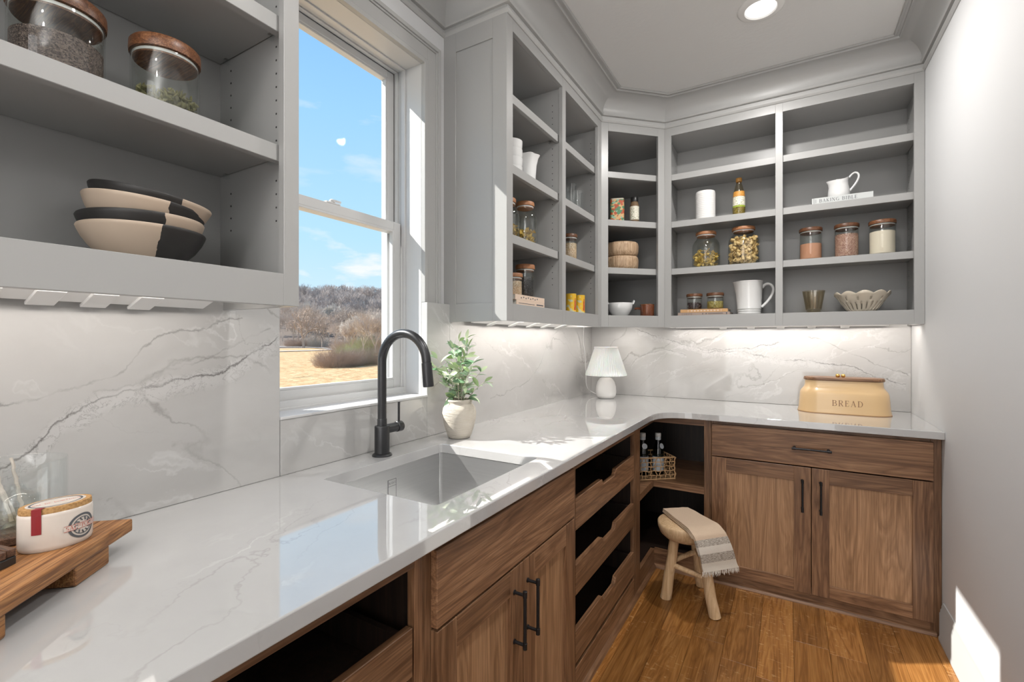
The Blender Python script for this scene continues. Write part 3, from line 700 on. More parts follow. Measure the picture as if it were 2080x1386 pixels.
# ------------------------------------------------------------------ base cabinets
XFF = -.672; XD = -.652; YFF = 2.745; YD = 2.725
def pull(parent, M, x, z_, ln, vertical, name='handle'):
    """bar pull, centre x,z on the face, out = -d"""
    b = MB(M); h = ln/2; out = -.034
    P_ = (lambda s_, o_=out: (x, o_, z_+s_)) if vertical else (lambda s_, o_=out: (x+s_, o_, z_))
    b.tube([P_(-h), P_(-h+.001), P_(-h+.018), P_(-h+.0185), P_(h-.0185), P_(h-.018), P_(h-.001), P_(h)], [.0045, .0062, .0062, .0048, .0048, .0062, .0062, .0045], 14)
    for q in (-h+.012, h-.012): b.tube([P_(q, out), P_(q, -.003), P_(q, -.0028), P_(q, .0)], [.0045, .0045, .007, .007], 12)
    o = b.build(name, 'black_metal', parent, smooth=True); o['label'] = 'black bar handle'
    return o
def shaker(parent, M, x0, x1, z0, z1, w=.070, rec=.009):
    grp = thing('door', BASE[parent.name]); grp.parent = parent; grp.location = (0, 0, 0); BASE[grp.name] = BASE[parent.name]
    b = MB(M); b.box(x0, x0+w, 0, .0195, z0, z1).build('stile', 'walnut_Z', grp, bevel=.001, seg=1)
    MB(M).box(x1-w, x1, 0, .0195, z0, z1).build('stile', 'walnut_Z', grp, bevel=.001, seg=1)
    hx = 'walnut_X' if abs(M[0][0]) > .5 else 'walnut_Y'
    MB(M).box(x0+w, x1-w, 0, .0195, z0, z0+w-.012).build('rail', hx, grp, bevel=.001, seg=1)
    MB(M).box(x0+w, x1-w, 0, .0195, z1-w, z1).build('rail', hx, grp, bevel=.001, seg=1)
    MB(M).box(x0+w-.004, x1-w+.004, rec, rec+.006, z0+w-.016, z1-w+.004).build('panel', 'walnut_panel_Z', grp)
    return grp
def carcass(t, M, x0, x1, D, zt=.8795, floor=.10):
    MB(M).box(x0, x0+.018, .02, D, 0, zt).build('side_panel', 'walnut_shaded', t)
    MB(M).box(x1-.018, x1, .02, D, 0, zt).build('side_panel', 'walnut_shaded', t)
    MB(M).box(x0+.018, x1-.018, D-.01, D, 0, zt).build('back_panel', 'walnut_shaded', t)
    MB(M).box(x0+.018, x1-.018, .02, D-.01, floor-.018, floor).build('bottom_panel', 'walnut_shaded', t)
def face(t, M, x0, x1, o0, o1, ztop=.84, zbot=.105, hx='walnut_Y'):
    MB(M).box(x0, o0, 0, .02, 0, .8795).build('stile', 'walnut_Z', t, bevel=.001, seg=1)
    MB(M).box(o1, x1, 0, .02, 0, .8795).build('stile', 'walnut_Z', t, bevel=.001, seg=1)
    MB(M).box(o0, o1, 0, .02, ztop, .8795).build('rail', hx, t, bevel=.001, seg=1)
    MB(M).box(o0, o1, 0, .02, 0, zbot).build('rail', hx, t, bevel=.001, seg=1)
def rollout(t, M, x0, x1, z0, z1, D, notch=True, hx='walnut_Y'):
    g_ = thing('rollout_tray', BASE[t.name]); g_.parent = t; g_.location = (0, 0, 0); BASE[g_.name] = BASE[t.name]
    xm = (x0+x1)/2; w = .098
    if notch:
        pr = [(x0, z0), (x1, z0), (x1, z1), (xm+w, z1)]
        for q in ((.92, -.002), (.86, -.012), (.80, -.020), (.72, -.026)): pr.append((xm+w*q[0], z1+q[1]))
        for q in ((-.72, -.026), (-.80, -.020), (-.86, -.012), (-.92, -.002)): pr.append((xm+w*q[0], z1+q[1]))
        pr += [(xm-w, z1), (x0, z1)]
    else: pr = [(x0, z0), (x1, z0), (x1, z1), (x0, z1)]
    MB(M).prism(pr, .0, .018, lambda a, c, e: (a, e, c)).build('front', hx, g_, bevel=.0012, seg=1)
    for q in (x0+.012, x1-.026): MB(M).box(q, q+.014, .018, D-.05, z0+.01, z1-.008).build('side', 'walnut_shaded', g_)
    MB(M).box(x0+.012, x1-.012, D-.064, D-.05, z0+.01, z1-.008).build('back', 'walnut_shaded', g_)
    MB(M).box(x0+.026, x1-.026, .018, D-.064, z0+.02, z0+.028).build('bottom', 'walnut_shaded', g_)
ML = frameM((XFF, 0), (0, 1), (-1, 0)); MLD = frameM((XD, 0), (0, 1), (-1, 0))
MK = frameM((0, YFF), (1, 0), (0, 1)); MKD = frameM((0, YD), (1, 0), (0, 1))
DL = .612
t = thing('base_cabinet', (XFF, .25, 0), 'walnut open base cabinet nearest the camera with pull-out tray', 'cabinet')
carcass(t, ML, -.30, .757, DL); face(t, ML, -.30, .757, -.255, .732)
rollout(t, ML, -.252, .727, .615, .717, DL, False); rollout(t, ML, -.252, .727, .375, .488, DL, False); rollout(t, ML, -.252, .727, .12, .24, DL, False)
t = thing('base_cabinet', (XFF, 1.158, 0), 'walnut sink base cabinet with false drawer and two doors', 'cabinet')
carcass(t, ML, .7575, 1.5595, .60, .62); face(t, ML, .7575, 1.5595, .80, 1.515, .68, .08)
MB(MLD).box(.782, 1.531, 0, .0195, .689, .860).build('drawer_front', 'walnut_Y', t, bevel=.002, seg=2)
d = shaker(t, MLD, .782, 1.1605, .06, .683); pull(d, MLD, 1.110, .55, .16, True)
d = shaker(t, MLD, 1.1635, 1.531, .06, .683); pull(d, MLD, 1.186, .55, .16, True)
t = thing('base_cabinet', (XFF, 1.96, 0), 'walnut base cabinet with three scooped pull-out trays, right of the sink', 'cabinet')
carcass(t, ML, 1.56, 2.3695, DL); face(t, ML, 1.56, 2.3695, 1.587, 2.340)
for z0, z1 in ((.614, .731), (.375, .488), (.125, .242)): rollout(t, ML, 1.590, 2.337, z0, z1, DL)
t = thing('base_cabinet', (-.8, 2.85, 0), 'walnut corner base cabinet with open shelf behind the stool', 'cabinet')
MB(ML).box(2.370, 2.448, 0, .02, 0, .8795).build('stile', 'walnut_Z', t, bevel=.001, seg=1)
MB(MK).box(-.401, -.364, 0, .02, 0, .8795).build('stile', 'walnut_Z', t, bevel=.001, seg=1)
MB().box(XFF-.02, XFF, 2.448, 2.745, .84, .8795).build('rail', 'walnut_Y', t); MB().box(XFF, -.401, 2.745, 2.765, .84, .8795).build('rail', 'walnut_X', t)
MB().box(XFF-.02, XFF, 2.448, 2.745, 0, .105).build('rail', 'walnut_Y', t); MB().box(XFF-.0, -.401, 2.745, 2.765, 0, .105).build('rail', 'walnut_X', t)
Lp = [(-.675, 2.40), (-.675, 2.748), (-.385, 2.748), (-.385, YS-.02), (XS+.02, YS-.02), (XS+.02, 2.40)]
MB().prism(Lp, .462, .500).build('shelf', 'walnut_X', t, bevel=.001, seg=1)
MB().prism([(p[0]-.02 if p[0] > -.7 and p[1] < 2.8 else p[0], p[1]+(.02 if 2.7 < p[1] < 2.8 else 0)) for p in Lp], .087, .105).build('bottom_panel', 'walnut_shaded', t)
MB().box(XS+.002, XS+.018, 2.40, YS-.02, 0, .8795).build('back_panel', 'walnut_shaded', t)
MB().box(XS+.018, -.385, YS-.018, YS-.002, 0, .8795).build('back_panel', 'walnut_shaded', t)
MB().box(XS+.02, XFF-.02, 2.371, 2.386, 0, .8795).build('side_panel', 'walnut_shaded', t); MB().box(-.382, -.366, 2.765, YS-.02, 0, .8795).build('side_panel', 'walnut_shaded', t)
t = thing('base_cabinet', (.11, YFF, 0), 'walnut base cabinet with one wide drawer above two doors, back wall', 'cabinet')
carcass(t, MK, -.363, .5825, .59); face(t, MK, -.363, .5825, -.335, .545, .845, .08, 'walnut_X')
dw = MB(MKD).box(-.359, .552, 0, .0195, .689, .860).build('drawer_front', 'walnut_X', t, bevel=.002, seg=2); pull(dw, MKD, .095, .778, .165, False)
d = shaker(t, MKD, -.359, .0945, .06, .683, .072); pull(d, MKD, .058, .548, .16, True)
d = shaker(t, MKD, .0975, .552, .06, .683, .072); pull(d, MKD, .134, .548, .16, True)
# shoe moulding along the floor
sp = [(0, 0), (.017, 0), (.016, .008), (.011, .015), (.0, .019)]
MB().prism([(XFF+p[0], p[1]) for p in sp], -.3, 2.745, lambda a, c, e: (a, e, c)).build('trim_3', 'walnut_Y', smooth=True)['kind'] = 'structure'
MB().prism([(YFF-p[0], p[1]) for p in sp], XFF, .564, lambda a, c, e: (e, a, c)).build('trim_4', 'walnut_X', smooth=True)['kind'] = 'structure'

# ------------------------------------------------------------------ ceiling light
t = thing('ceiling_light', (-.108, 2.366, ZC), 'round white recessed ceiling light, lit', 'ceiling light')
MB().lathe([(.062, .0), (.064, -.004), (.066, -.010), (.088, -.006), (.096, -.001), (.096, 0)], 48, (-.108, 2.366, ZC), cap0=False, cap1=False).build('trim_ring', 'matte_white', t, smooth=True, ang=60)
MB().lathe([(.063, -.003), (.001, -.003)], 40, (-.108, 2.366, ZC), cap0=False).build('lens', 'lens', t)

# ------------------------------------------------------------------ jars and shelf goods
def spot(px, py, z_):
    d = FV + RV*((px-1040)/946.07); k = (z_-HC)/((690.07-py)/946.07); return Vector((d.x*k, d.y*k))
def smooth(P_, n=6):
    P_ = [Vector(p) for p in P_]; out = []; L_ = len(P_)-1
    for i in range(L_):
        a, b_, c_, d_ = (P_[max(0, min(L_, i+j))] for j in (-1, 0, 1, 2))
        for k in range(n):
            q = k/n; out.append(.5*((2*b_)+(-a+c_)*q+(2*a-5*b_+4*c_-d_)*q*q+(-a+3*b_-3*c_+d_)*q**3))
    return out+[P_[-1]]
def in_jar(b, n, r, h, mk, z0=0):
    for i in range(n):
        a = random.random()*2*PI; q = r*math.sqrt(random.uniform(.05, 1)); zz = z0+h*random.random()
        mk(b, Vector((q*math.cos(a), q*math.sin(a), zz)))
def rotm(): return Matrix.Rotation(random.random()*2*PI, 3, Vector((random.random()-.5, random.random()-.5, random.random()-.5)).normalized())
def rigatoni(b, p):
    m = rotm(); l, r = .013, .0085
    o = [[m @ Vector((q*math.cos(2*PI*k/8), q*math.sin(2*PI*k/8), z_))+p for k in range(8)] for q, z_ in ((r, -l), (r*1.04, 0), (r, l), (r*.8, l), (r*.8, -l))]
    b.rings(o, closed=True)
def bow(b, p):
    m = rotm(); P_ = [(-.018, -.010, .002), (-.018, .010, .002), (-.006, .006, -.003), (0, .002, .004), (0, -.002, .004), (-.006, -.006, -.003)]
    for sg in (1, -1):
        vs = [b._v(m @ Vector((x*sg, y, z_))+p) for x, y, z_ in P_]; b.face(vs)
        vs2 = [b._v(m @ Vector((x*sg, y, z_-.0015))+p) for x, y, z_ in P_]; b.face(vs2)
def seed(l, w, t_):
    def f(b, p):
        m = rotm(); b.rings([[m @ Vector((w*q*math.cos(2*PI*k/6), t_*q*math.sin(2*PI*k/6), l*z_))+p for k in range(6)] for q, z_ in ((.2, -1), (.85, -.5), (1, 0), (.85, .5), (.2, 1))])
    return f
def jar(loc, r, h, lid, fill, fh, label, group=None, shoulder=False, lidh=.020, pieces=None, npc=0, lidr=None, cat='jar', n=36, name='glass_jar', rz=0):
    t = thing(name, loc, label, cat, group, world=False, rz=rz)
    gh = h-lidh*.75; w = .0025
    if shoulder:
        nr = r*.66; out = [(r*.93, 0), (r, .006), (r, gh*.66), (r*.96, gh*.74), (r*.82, gh*.83), (nr, gh*.90), (nr, gh*.97), (nr*1.05, gh)]
        lr = lidr or r*.74
    else:
        out = [(r*.94, 0), (r, .005), (r, gh-.004), (r*.985, gh)]; lr = lidr or r*1.03
    prof = out+[(q-w, z_) for q, z_ in out[::-1] if z_ > .005]+[(r*.9, .0045)]
    MB().lathe(prof, n).build('glass_body', 'jar_glass', t, smooth=True, ang=60)
    lw = out[-1][0]-w-.0008
    MB().lathe([(lw, gh-.010), (lw, gh+.0005), (lr, gh+.0006), (lr*1.01, gh+lidh*.3), (lr, gh+lidh*.85), (lr*.95, h+lidh*.25), (.001, h+lidh*.25)], n).build('lid', lid, t, smooth=True, ang=50)
    MB().lathe([(lw+.0006, gh-.007), (lw+.0012, gh-.006), (lw+.0012, gh-.002), (lw+.0006, gh-.001)], n, cap0=False, cap1=False).build('gasket', 'white_plastic', t, smooth=True)
    if fill:
        fr = r-w-.0008
        b = MB(); rg = []
        if pieces is None:
            top = [(fr*(1-k/5), fh + .006*noise.noise(Vector((k*3.1, loc[0]*10, 1)))) for k in range(0, 5)]
            b.lathe([(fr*.93, .005), (fr, .008), (fr, fh)]+top[1:]+[(.001, fh+.002)], n).build('contents', fill, t, smooth=True, ang=50)
        else:
            random.seed(int(abs(loc[0]*1000))+int(loc[2]*10)); in_jar(b, npc, fr-.011 if shoulder else fr-.004, fh-.02, pieces, .014 if shoulder else .008); b.build('contents', fill, t, smooth=True, stuff=True, ang=50)
    return t
f0 = 1.467+.0005
# near left cabinet
jar((-1.148, .308, 1.7675), .066, .155, 'lid_acacia', 'chia', .085, 'wood-lidded glass jar of dark chia seeds, near left cabinet', 'lidded jars in the near cabinet', lidh=.026)
j2 = jar((-1.135, .474, 1.7675), .060, .158, 'lid_acacia', 'seed_green', .075, 'wood-lidded glass jar of green pumpkin seeds, near left cabinet', 'lidded jars in the near cabinet', lidh=.026, pieces=seed(.0075, .0038, .0016), npc=900)
# bowls, stacked and tilted
def bowl(z_, r, h, tx, ty, half, thr, label, off=(0, 0), slant=.5):
    t = thing('bowl', (-1.140+off[0], .438+off[1], z_), label, 'bowl', 'black and tan bowls', world=False); t.rotation_euler = (tx, ty, 0)
    prof = [(r*.40, 0), (r*.50, .003), (r*.66, h*.22), (r*.82, h*.48), (r*.93, h*.74), (r*.985, h*.93), (r, h), (r*.988, h+.0025), (r*.965, h), (r*.94, h*.90), (r*.80, h*.55), (r*.5, h*.20), (.001, h*.14)]
    nm = 'two_tone_%d' % int(z_*1000)
    def base(t2):
        o = obc(t2); se = t2.sep(o)
        d = t2.m('ADD', t2.m('MULTIPLY', se[0], math.cos(half)), t2.m('MULTIPLY', se[1], math.sin(half)))
        d = t2.m('ADD', d, t2.m('MULTIPLY', t2.m('SUBTRACT', t2.noise(o, 55, 3), .5), .008))
        d = t2.m('ADD', d, t2.m('MULTIPLY', se[2], -slant*.2))
        m_ = t2.m('GREATER_THAN', d, thr)
        return t2.mix(m_, t2.mix(t2.noise(o, 14, 4), (.47, .365, .275), (.55, .44, .34)), t2.mix(t2.noise(o, 40, 3), (.012, .011, .011), (.03, .028, .026)))
    principled(nm, base, .5)
    MB().lathe(prof, 96).build('body', nm, t, smooth=True, ang=60)
    return t
bowl(1.4672, .106, .069, 0, 0, R(69), .012, 'bottom bowl of the stack, tan left and black right', (0, .0), 1.2)
bowl(1.479, .105, .079, R(1), R(-1), R(249), -.033, 'second bowl from bottom, black left and tan right', (0, 0), 0)
bowl(1.512, .103, .078, R(-4), R(4), R(69), .034, 'third bowl, tan with small black right patch', (.0, -.002), 0)
bowl(1.533, .103, .074, R(-6), R(7), R(249), -.046, 'topmost tilted bowl, black rim left and tan right', (.0, .004), 0)

# cabinet right of window
def cup_stack(loc, r, n_):
    for i in range(n_):
        b = MB(); h = .052
        b.lathe([(r*.8, 0), (r*.86, .004), (r*.97, .022), (r, h-.008), (r, h), (r*.95, h), (r*.9, .012), (.001, .008)], 40)
        o = b.build('ramekin', 'ceramic_white', smooth=True, ang=50); o.location = (loc[0], loc[1], loc[2]+i*.0405+.0)
        tag(o, ['lowest white ramekin in the stack beside ruffled cup', 'middle white ramekin in the stack beside ruffled cup', 'third white ramekin of the stack beside ruffled cup', 'top white ramekin of the stack beside ruffled cup'][i], 'ramekin', 'stacked white ramekins')
cup_stack((-1.115, 1.872, 2.0665), .052, 4)
b = MB(); rf = lambda a, z_: 1+(.07*math.sin(6*a+.4)*max(0, (z_-.05)/.1)**1.2)
b.lathe([(.034, 0), (.037, .004), (.040, .05), (.043, .10), (.050, .135), (.058, .150), (.056, .152), (.048, .137), (.040, .10), (.036, .01), (.001, .008)], 72, rf=rf)
o = b.build('ruffled_cup', 'ceramic_white', smooth=True, ang=60); o.location = (-1.105, 2.012, 2.0665); tag(o, 'tall white ruffled-rim ceramic cup beside stacked ramekins', 'cup')
jar((-1.105, 1.985, 1.7675), .062, .210, 'lid_teak', 'farfalle', .085, 'shouldered glass jar of bow pasta, fully visible, right of window', 'pasta jars right of the window', True, pieces=bow, npc=60, lidr=.045)
jar((-1.125, 1.842, 1.7675), .062, .195, 'lid_teak', 'farfalle', .085, 'partly hidden pasta jar behind the cabinet stile, right of window', 'pasta jars right of the window', True, pieces=bow, npc=60, lidr=.045)
# books
def book(x0, x1, y0, y1, z0, h, mat, label, title=None, tcol='ink', marks=(), th=.0165, name='book', axis='X', group=None):
    """spine on the y0 side (axis X) or on the x1 side (axis Y)"""
    cx, cy = (x0+x1)/2, (y0+y1)/2
    t = thing(name, (cx, cy, z0), label, 'book', group)
    if axis == 'X': M = frameM((x0, y0), (1, 0), (0, 1)); wd, dp = x1-x0, y1-y0
    else: M = frameM((x1, y0), (0, 1), (-1, 0)); wd, dp = y1-y0, x1-x0
    b = MB(M); b.box(0, wd, .0, .003, z0, z0+h); b.box(0, wd, .003, dp, z0, z0+.0022); b.box(0, wd, .003, dp, z0+h-.0022, z0+h); b.build('cover', mat, t, bevel=.0008)
    MB(M).box(.003, wd-.003, .003, dp-.004, z0+.0022, z0+h-.0022).build('pages', 'paper', t)
    if title:
        b = MB(M); s, x_, hh, sp_ = title; lettering(b, s, lambda u, v: (x_+u, -.0004, z0+(h-hh)/2+v), hh, 0, 0, sp_); b.build('lettering', tcol, t)
    if marks:
        b = MB(M)
        for (a, c, d_, e_) in marks: b.box(a, c, -.0004, 0.0002, z0+d_*h, z0+e_*h)
        b.build('print', tcol, t, stuff=True)
    return t
principled('cloth_peach', (.74, .58, .46), .7); principled('cloth_grey', (.22, .23, .23), .7); principled('cloth_orange', (.62, .36, .16), .6); principled('cloth_taupe', (.40, .31, .26), .7)
principled('cloth_white', (.62, .64, .63), .6)
mk = [(.05+i*.022, .058+i*.022, .3+.15*(i % 2), .55+.15*(i % 2)) for i in range(8)]
book(-1.22, -1.03, 1.772, 2.046, f0, .026, 'cloth_peach', 'pale peach book lying flat, lower of two under dark jar', None, 'ink', [(.02, .17, .42, .52), (.19, .26, .4, .62)], axis='Y', group='books right of the window')
book(-1.22, -1.032, 1.765, 2.050, f0+.0265, .024, 'cloth_peach', 'pale peach book lying flat, upper of two under dark jar', None, 'ink', mk, axis='Y', group='books right of the window')
o = book(-1.20, -1.045, 1.690, 1.763, f0, .050, 'cloth_grey', 'dark grey book end beside the peach books', axis='Y')
jar((-1.105, 1.985, f0+.051), .046, .155, 'lid_teak', 'black_bean', .10, 'tall glass jar of black beans on the peach books', lidh=.022)
jar((-1.100, 1.868, f0+.051), .040, .10, 'lid_teak', 'oats', .068, 'small half-hidden jar of oats on the peach books', lidh=.018)
def tumbler(loc, r, h, label, group, mat='clear_glass', n=28, ribs=0):
    rf = (lambda a, z_: 1+.02*math.cos(ribs*a)) if ribs else None
    b = MB(); b.lathe([(r*.78, 0), (r*.8, .003), (r, h), (r-.0018, h), (r*.8-.0018, .010), (.001, .009)], n if not ribs else ribs*4, rf=rf)
    o = b.build('drinking_glass', mat, smooth=True, ang=50); o.location = loc; tag(o, label, 'glass', group); return o
for i, (x, y, l) in enumerate(((-1.15, 2.455, 'clear tumbler at left rear of the glasses group'), (-1.085, 2.50, 'clear tumbler at left front of the glasses group'), (-1.15, 2.555, 'clear tumbler in middle rear of the glasses group'), (-1.09, 2.605, 'clear tumbler at right front of the glasses group'))):
    tumbler((x, y, 2.0665), .034, .148-.012*(i == 3), l, 'clear tumblers right of the window')
jar((-1.115, 2.548, 1.7675), .043, .165, 'lid_acacia', 'oats', .115, 'glass jar of pale grain with wooden lid, right of window', lidh=.020)
def tin(loc, r, h, label, body, group, fig=True):
    t = thing('tin', loc, label, 'tin', group, world=False)
    MB().lathe([(r, 0), (r*1.02, .002), (r*1.02, .005), (r, .007), (r, h-.007), (r*1.02, h-.005), (r*1.02, h), (r*.96, h), (r*.95, h-.003), (.001, h-.003)], 32).build('can', body, t, smooth=True, ang=50)
    if fig:
        b = MB(); lo = R(-12)
        for (a0, a1, z0, z1) in ((-14, 10, .035, .075), (-8, 4, .075, .088), (-18, -2, .02, .036), (2, 12, .02, .036)):
            q = [b._v(((r+.0006)*math.cos(lo+R(a)), (r+.0006)*math.sin(lo+R(a)), z_)) for a, z_ in ((a0, z0), (a1, z0), (a1, z1), (a0, z1))]; b.face(q)
        b.build('print', 'tin_figure', t)
    return t
tin((-1.09, 2.508, f0), .030, .115, 'yellow printed tin, left of the two', 'tin_yellow', 'yellow tins right of the window')
tin((-1.07, 2.592, f0), .030, .112, 'yellow printed tin, right of the two', 'tin_yellow', 'yellow tins right of the window')

# corner cabinet
t = thing('tin', (-.985, 3.03, 2.0665), 'colourful floral patterned square tin in corner cabinet', 'tin', world=False, rz=R(20))
MB().prism(rr(-.046, .046, -.040, .040, .014, 0, 5), 0, .175).build('can', 'tin_floral', t, smooth=True, ang=50)
MB().prism(rr(-.044, .044, -.038, .038, .014, 0, 5), .1752, .184).build('lid', 'ceramic_cream', t, smooth=True, bevel=.002)
t = thing('spice_bottle', (-.868, 3.03, 2.0665), 'black-capped spice bottle with white label in corner cabinet', 'bottle', world=False)
MB().lathe([(.027, 0), (.029, .003), (.029, .125), (.024, .140), (.022, .150)], 32).build('glass', 'spice', t, smooth=True, ang=50)
MB().lathe([(.024, .149), (.0245, .151), (.0245, .178), (.023, .180)], 32).build('cap', 'black_plastic', t, smooth=True, ang=50)
lb = MB().lathe([(.0296, .030), (.0296, .118)], 32, cap0=False, cap1=False).build('label', 'label_cream', t, smooth=True)
def wood_bowl(z_, label):
    b = MB(); rf = lambda a, zz: 1+.012*math.sin(9*a+z_*9)+.008*math.sin(17*a)
    b.lathe([(.088, 0), (.100, .006), (.108, .03), (.110, .07), (.106, .088), (.101, .091), (.094, .088), (.092, .02), (.001, .014)], 72, rf=rf)
    o = b.build('wooden_bowl', 'bowl_wood', smooth=True, ang=60); o.location = (-.955, 3.03, z_); tag(o, label, 'bowl', 'pale wooden bowls')
wood_bowl(1.7675, 'lower of two stacked pale wooden bowls, corner cabinet'); wood_bowl(1.8595, 'upper of two stacked pale wooden bowls, corner cabinet')
t = thing('serving_bowl', (-.962, 3.02, f0), 'white porcelain bowl with two lug handles, corner cabinet', 'bowl', world=False, rz=R(30))
MB().lathe([(.042, 0), (.044, .005), (.060, .018), (.078, .05), (.083, .088), (.081, .090), (.075, .055), (.055, .020), (.001, .012)], 48).build('body', 'ceramic_white', t, smooth=True, ang=60)
for sg in (1, -1): MB().tube(smooth([(sg*.080, -.022, .082), (sg*.088, -.020, .098), (sg*.091, 0, .106), (sg*.088, .020, .098), (sg*.080, .022, .082)]), .006, 10).build('handle', 'ceramic_white', t, smooth=True)
t = thing('wooden_mug', (-.786, 3.035, f0), 'small dark wooden mug with side handle, corner cabinet', 'mug', world=False)
MB().lathe([(.041, 0), (.043, .003), (.042, .030), (.044, .070), (.043, .073), (.038, .072), (.037, .010), (.001, .008)], 40).build('body', 'mug_wood', t, smooth=True, ang=50)
MB().lathe([(.0395, .0731), (.0435, .0735), (.0445, .076), (.042, .077), (.038, .075)], 40, cap0=False, cap1=False).build('rim', 'copper', t, smooth=True)
MB().tube([(-.040, 0, .050), (-.062, 0, .053), (-.082, .0, .050)], [.011, .008, .009], 12, flat=.7).build('handle', 'mug_wood', t, smooth=True)

# back wall cabinet, left bay
b = MB(); pr = [(.054, 0), (.057, .003)]
for i in range(14): zz = .010+i*.0115; pr += [(.0582, zz), (.0590, zz+.003), (.0590, zz+.008), (.0582, zz+.0105)]
pr += [(.0575, .178), (.055, .184), (.050, .185), (.001, .185)]
o = b.lathe(pr, 56).build('ribbed_crock', 'matte_white', smooth=True, ang=80); o.location = (-.454, 3.165, 2.0665); tag(o, 'matt white ribbed cylindrical crock on upper back shelf', 'crock')
t = thing('syrup_bottle', (-.262, 3.160, 2.0665), 'clear bottle with amber cap and orange label, upper back shelf', 'bottle', world=False)
MB().lathe([(.032, 0), (.035, .004), (.035, .050), (.034, .10), (.030, .150), (.021, .185), (.015, .205), (.015, .222)], 32).build('glass', 'amber_glass', t, smooth=True, ang=50)
MB().lathe([(.0315, .002), (.034, .005), (.034, .085), (.001, .086)], 32).build('contents', 'label_green' if False else 'herb', t, smooth=True)
MB().lathe([(.017, .214), (.0175, .216), (.0175, .234), (.016, .237)], 24).build('cap', 'amber_cap', t, smooth=True)
MB().lathe([(.0352, .066), (.0349, .098), (.0336, .120)], 32, cap0=False, cap1=False).build('label', 'label_cream', t, smooth=True)
MB().lathe([(.0337, .121), (.0312, .152)], 32, cap0=False, cap1=False).build('label', 'label_amber', t, smooth=True)
MB().lathe([(.0354, .055), (.0354, .065)], 32, cap0=False, cap1=False).build('label', 'label_green', t, smooth=True)
jar((-.450, 3.160, 1.7675), .082, .222, 'lid_teak', 'farfalle', .115, 'shouldered glass jar half full of bow pasta, back shelf', 'pasta jars on the back shelf', True, pieces=bow, npc=120, lidr=.060)
jar((-.237, 3.160, 1.7675), .086, .226, 'lid_teak', 'pasta', .175, 'shouldered glass jar full of tube pasta, back shelf', 'pasta jars on the back shelf', True, pieces=rigatoni, npc=300, lidr=.064)
book(-.606, -.306, 3.085, 3.28, f0, .0185, 'cloth_taupe', 'taupe book lettered CURATE, lower of two under small jars', ('CURATE', .024, .0105, .28), 'ink', [(.145, .150, .3, .7), (.165, .17, .3, .7), (.178, .262, .56, .66), (.178, .265, .34, .42), (.28, .286, .15, .85)], group='books in the back cabinet')
book(-.591, -.317, 3.087, 3.27, f0+.019, .0195, 'cloth_orange', 'tan orange book, upper of two under small jars', None, 'cloth_peach', [(.045, .048, .1, .9), (.236, .239, .1, .9)]+[(.062+i*.019, .073+i*.019, .3, .7) for i in range(9)], group='books in the back cabinet')
jar((-.518, 3.155, f0+.039), .047, .096, 'lid_acacia', 'dark_bean', .055, 'small jar of dark berries on the stacked books', 'small jars on the stacked books', lidh=.018, pieces=seed(.006, .005, .005), npc=260)
jar((-.395, 3.150, f0+.039), .049, .096, 'lid_acacia', 'herb', .048, 'small jar of green herbs on the stacked books', 'small jars on the stacked books', lidh=.018)
# big pitcher
t = thing('pitcher', (-.207, 3.170, f0), 'large white ceramic pitcher with loop handle, bottom back shelf', 'pitcher', world=False)
def sprf(a, z_):
    d_ = math.cos(a-PI); return 1+(max(0, d_)**10)*.16*max(0, (z_-.10)/.1)
MB().lathe([(.062, 0), (.065, .004), (.065, .014), (.0635, .016), (.066, .019), (.066, .026), (.0645, .028), (.067, .031), (.067, .040), (.066, .042), (.071, .12), (.076, .192), (.079, .200), (.077, .202), (.072, .19), (.062, .05), (.001, .012)], 72, rf=sprf).build('body', 'ceramic_white', t, smooth=True, ang=60)
MB().tube(smooth([(.070, 0, .160), (.085, 0, .178), (.105, 0, .182), (.122, 0, .170), (.129, 0, .145), (.118, 0, .110), (.098, 0, .078), (.080, 0, .058), (.067, 0, .045)]), .009, 14, flat=.75).build('handle', 'ceramic_white', t, smooth=True)
# back wall cabinet, right bay
book(.111, .384, 3.085, 3.30, 2.0665, .0345, 'cloth_white', 'white book lettered BAKING BIBLE under the small creamer', ('BAKING BIBLE', .034, .0185, .12), 'ink_grey', [(.008, .0095, .1, .9), (.013, .014, .1, .9), (.018, .0195, .2, .8)])
t = thing('creamer', (.240, 3.165, 2.1015), 'small white creamer jug standing on the white book', 'jug', world=False)
def cr(a, z_):
    k = max(0, (z_-.055)/.045); return 1+k*(.30*max(0, math.cos(a-PI))**6+.06*max(0, math.cos(a))**4)
b = MB(); prof = [(.044, 0), (.047, .003), (.052, .02), (.051, .04), (.045, .065), (.042, .085), (.045, .100), (.0445, .102), (.040, .085), (.043, .06), (.049, .03), (.001, .008)]
rg = []
for r_, z_ in prof:
    ring = []
    for i in range(64):
        a = 2*PI*i/64; k = cr(a, z_); lift = (.016*max(0, math.cos(a))**3-.004*abs(math.sin(a)))*max(0, (z_-.05)/.05)
        ring.append((r_*k*math.cos(a), r_*k*math.sin(a), z_+lift))
    rg.append(ring)
b.rings(rg).build('body', 'ceramic_white', t, smooth=True, ang=60)
MB().tube(smooth([(.046, 0, .110), (.060, 0, .127), (.074, 0, .134), (.087, 0, .126), (.090, 0, .108), (.082, 0, .085), (.068, 0, .062), (.055, 0, .045), (.050, 0, .036)]), .0052, 12).build('handle', 'ceramic_white', t, smooth=True)
jar((.108, 3.160, 1.7675), .055, .178, 'lid_acacia', 'powder', .092, 'glass jar of cinnamon-coloured powder, leftmost of three', 'three canister jars on back shelf', lidh=.020)
jar((.275, 3.160, 1.7675), .056, .180, 'lid_acacia', 'grain_red', .128, 'glass jar of reddish grain, middle of three', 'three canister jars on back shelf', lidh=.020, rz=2)
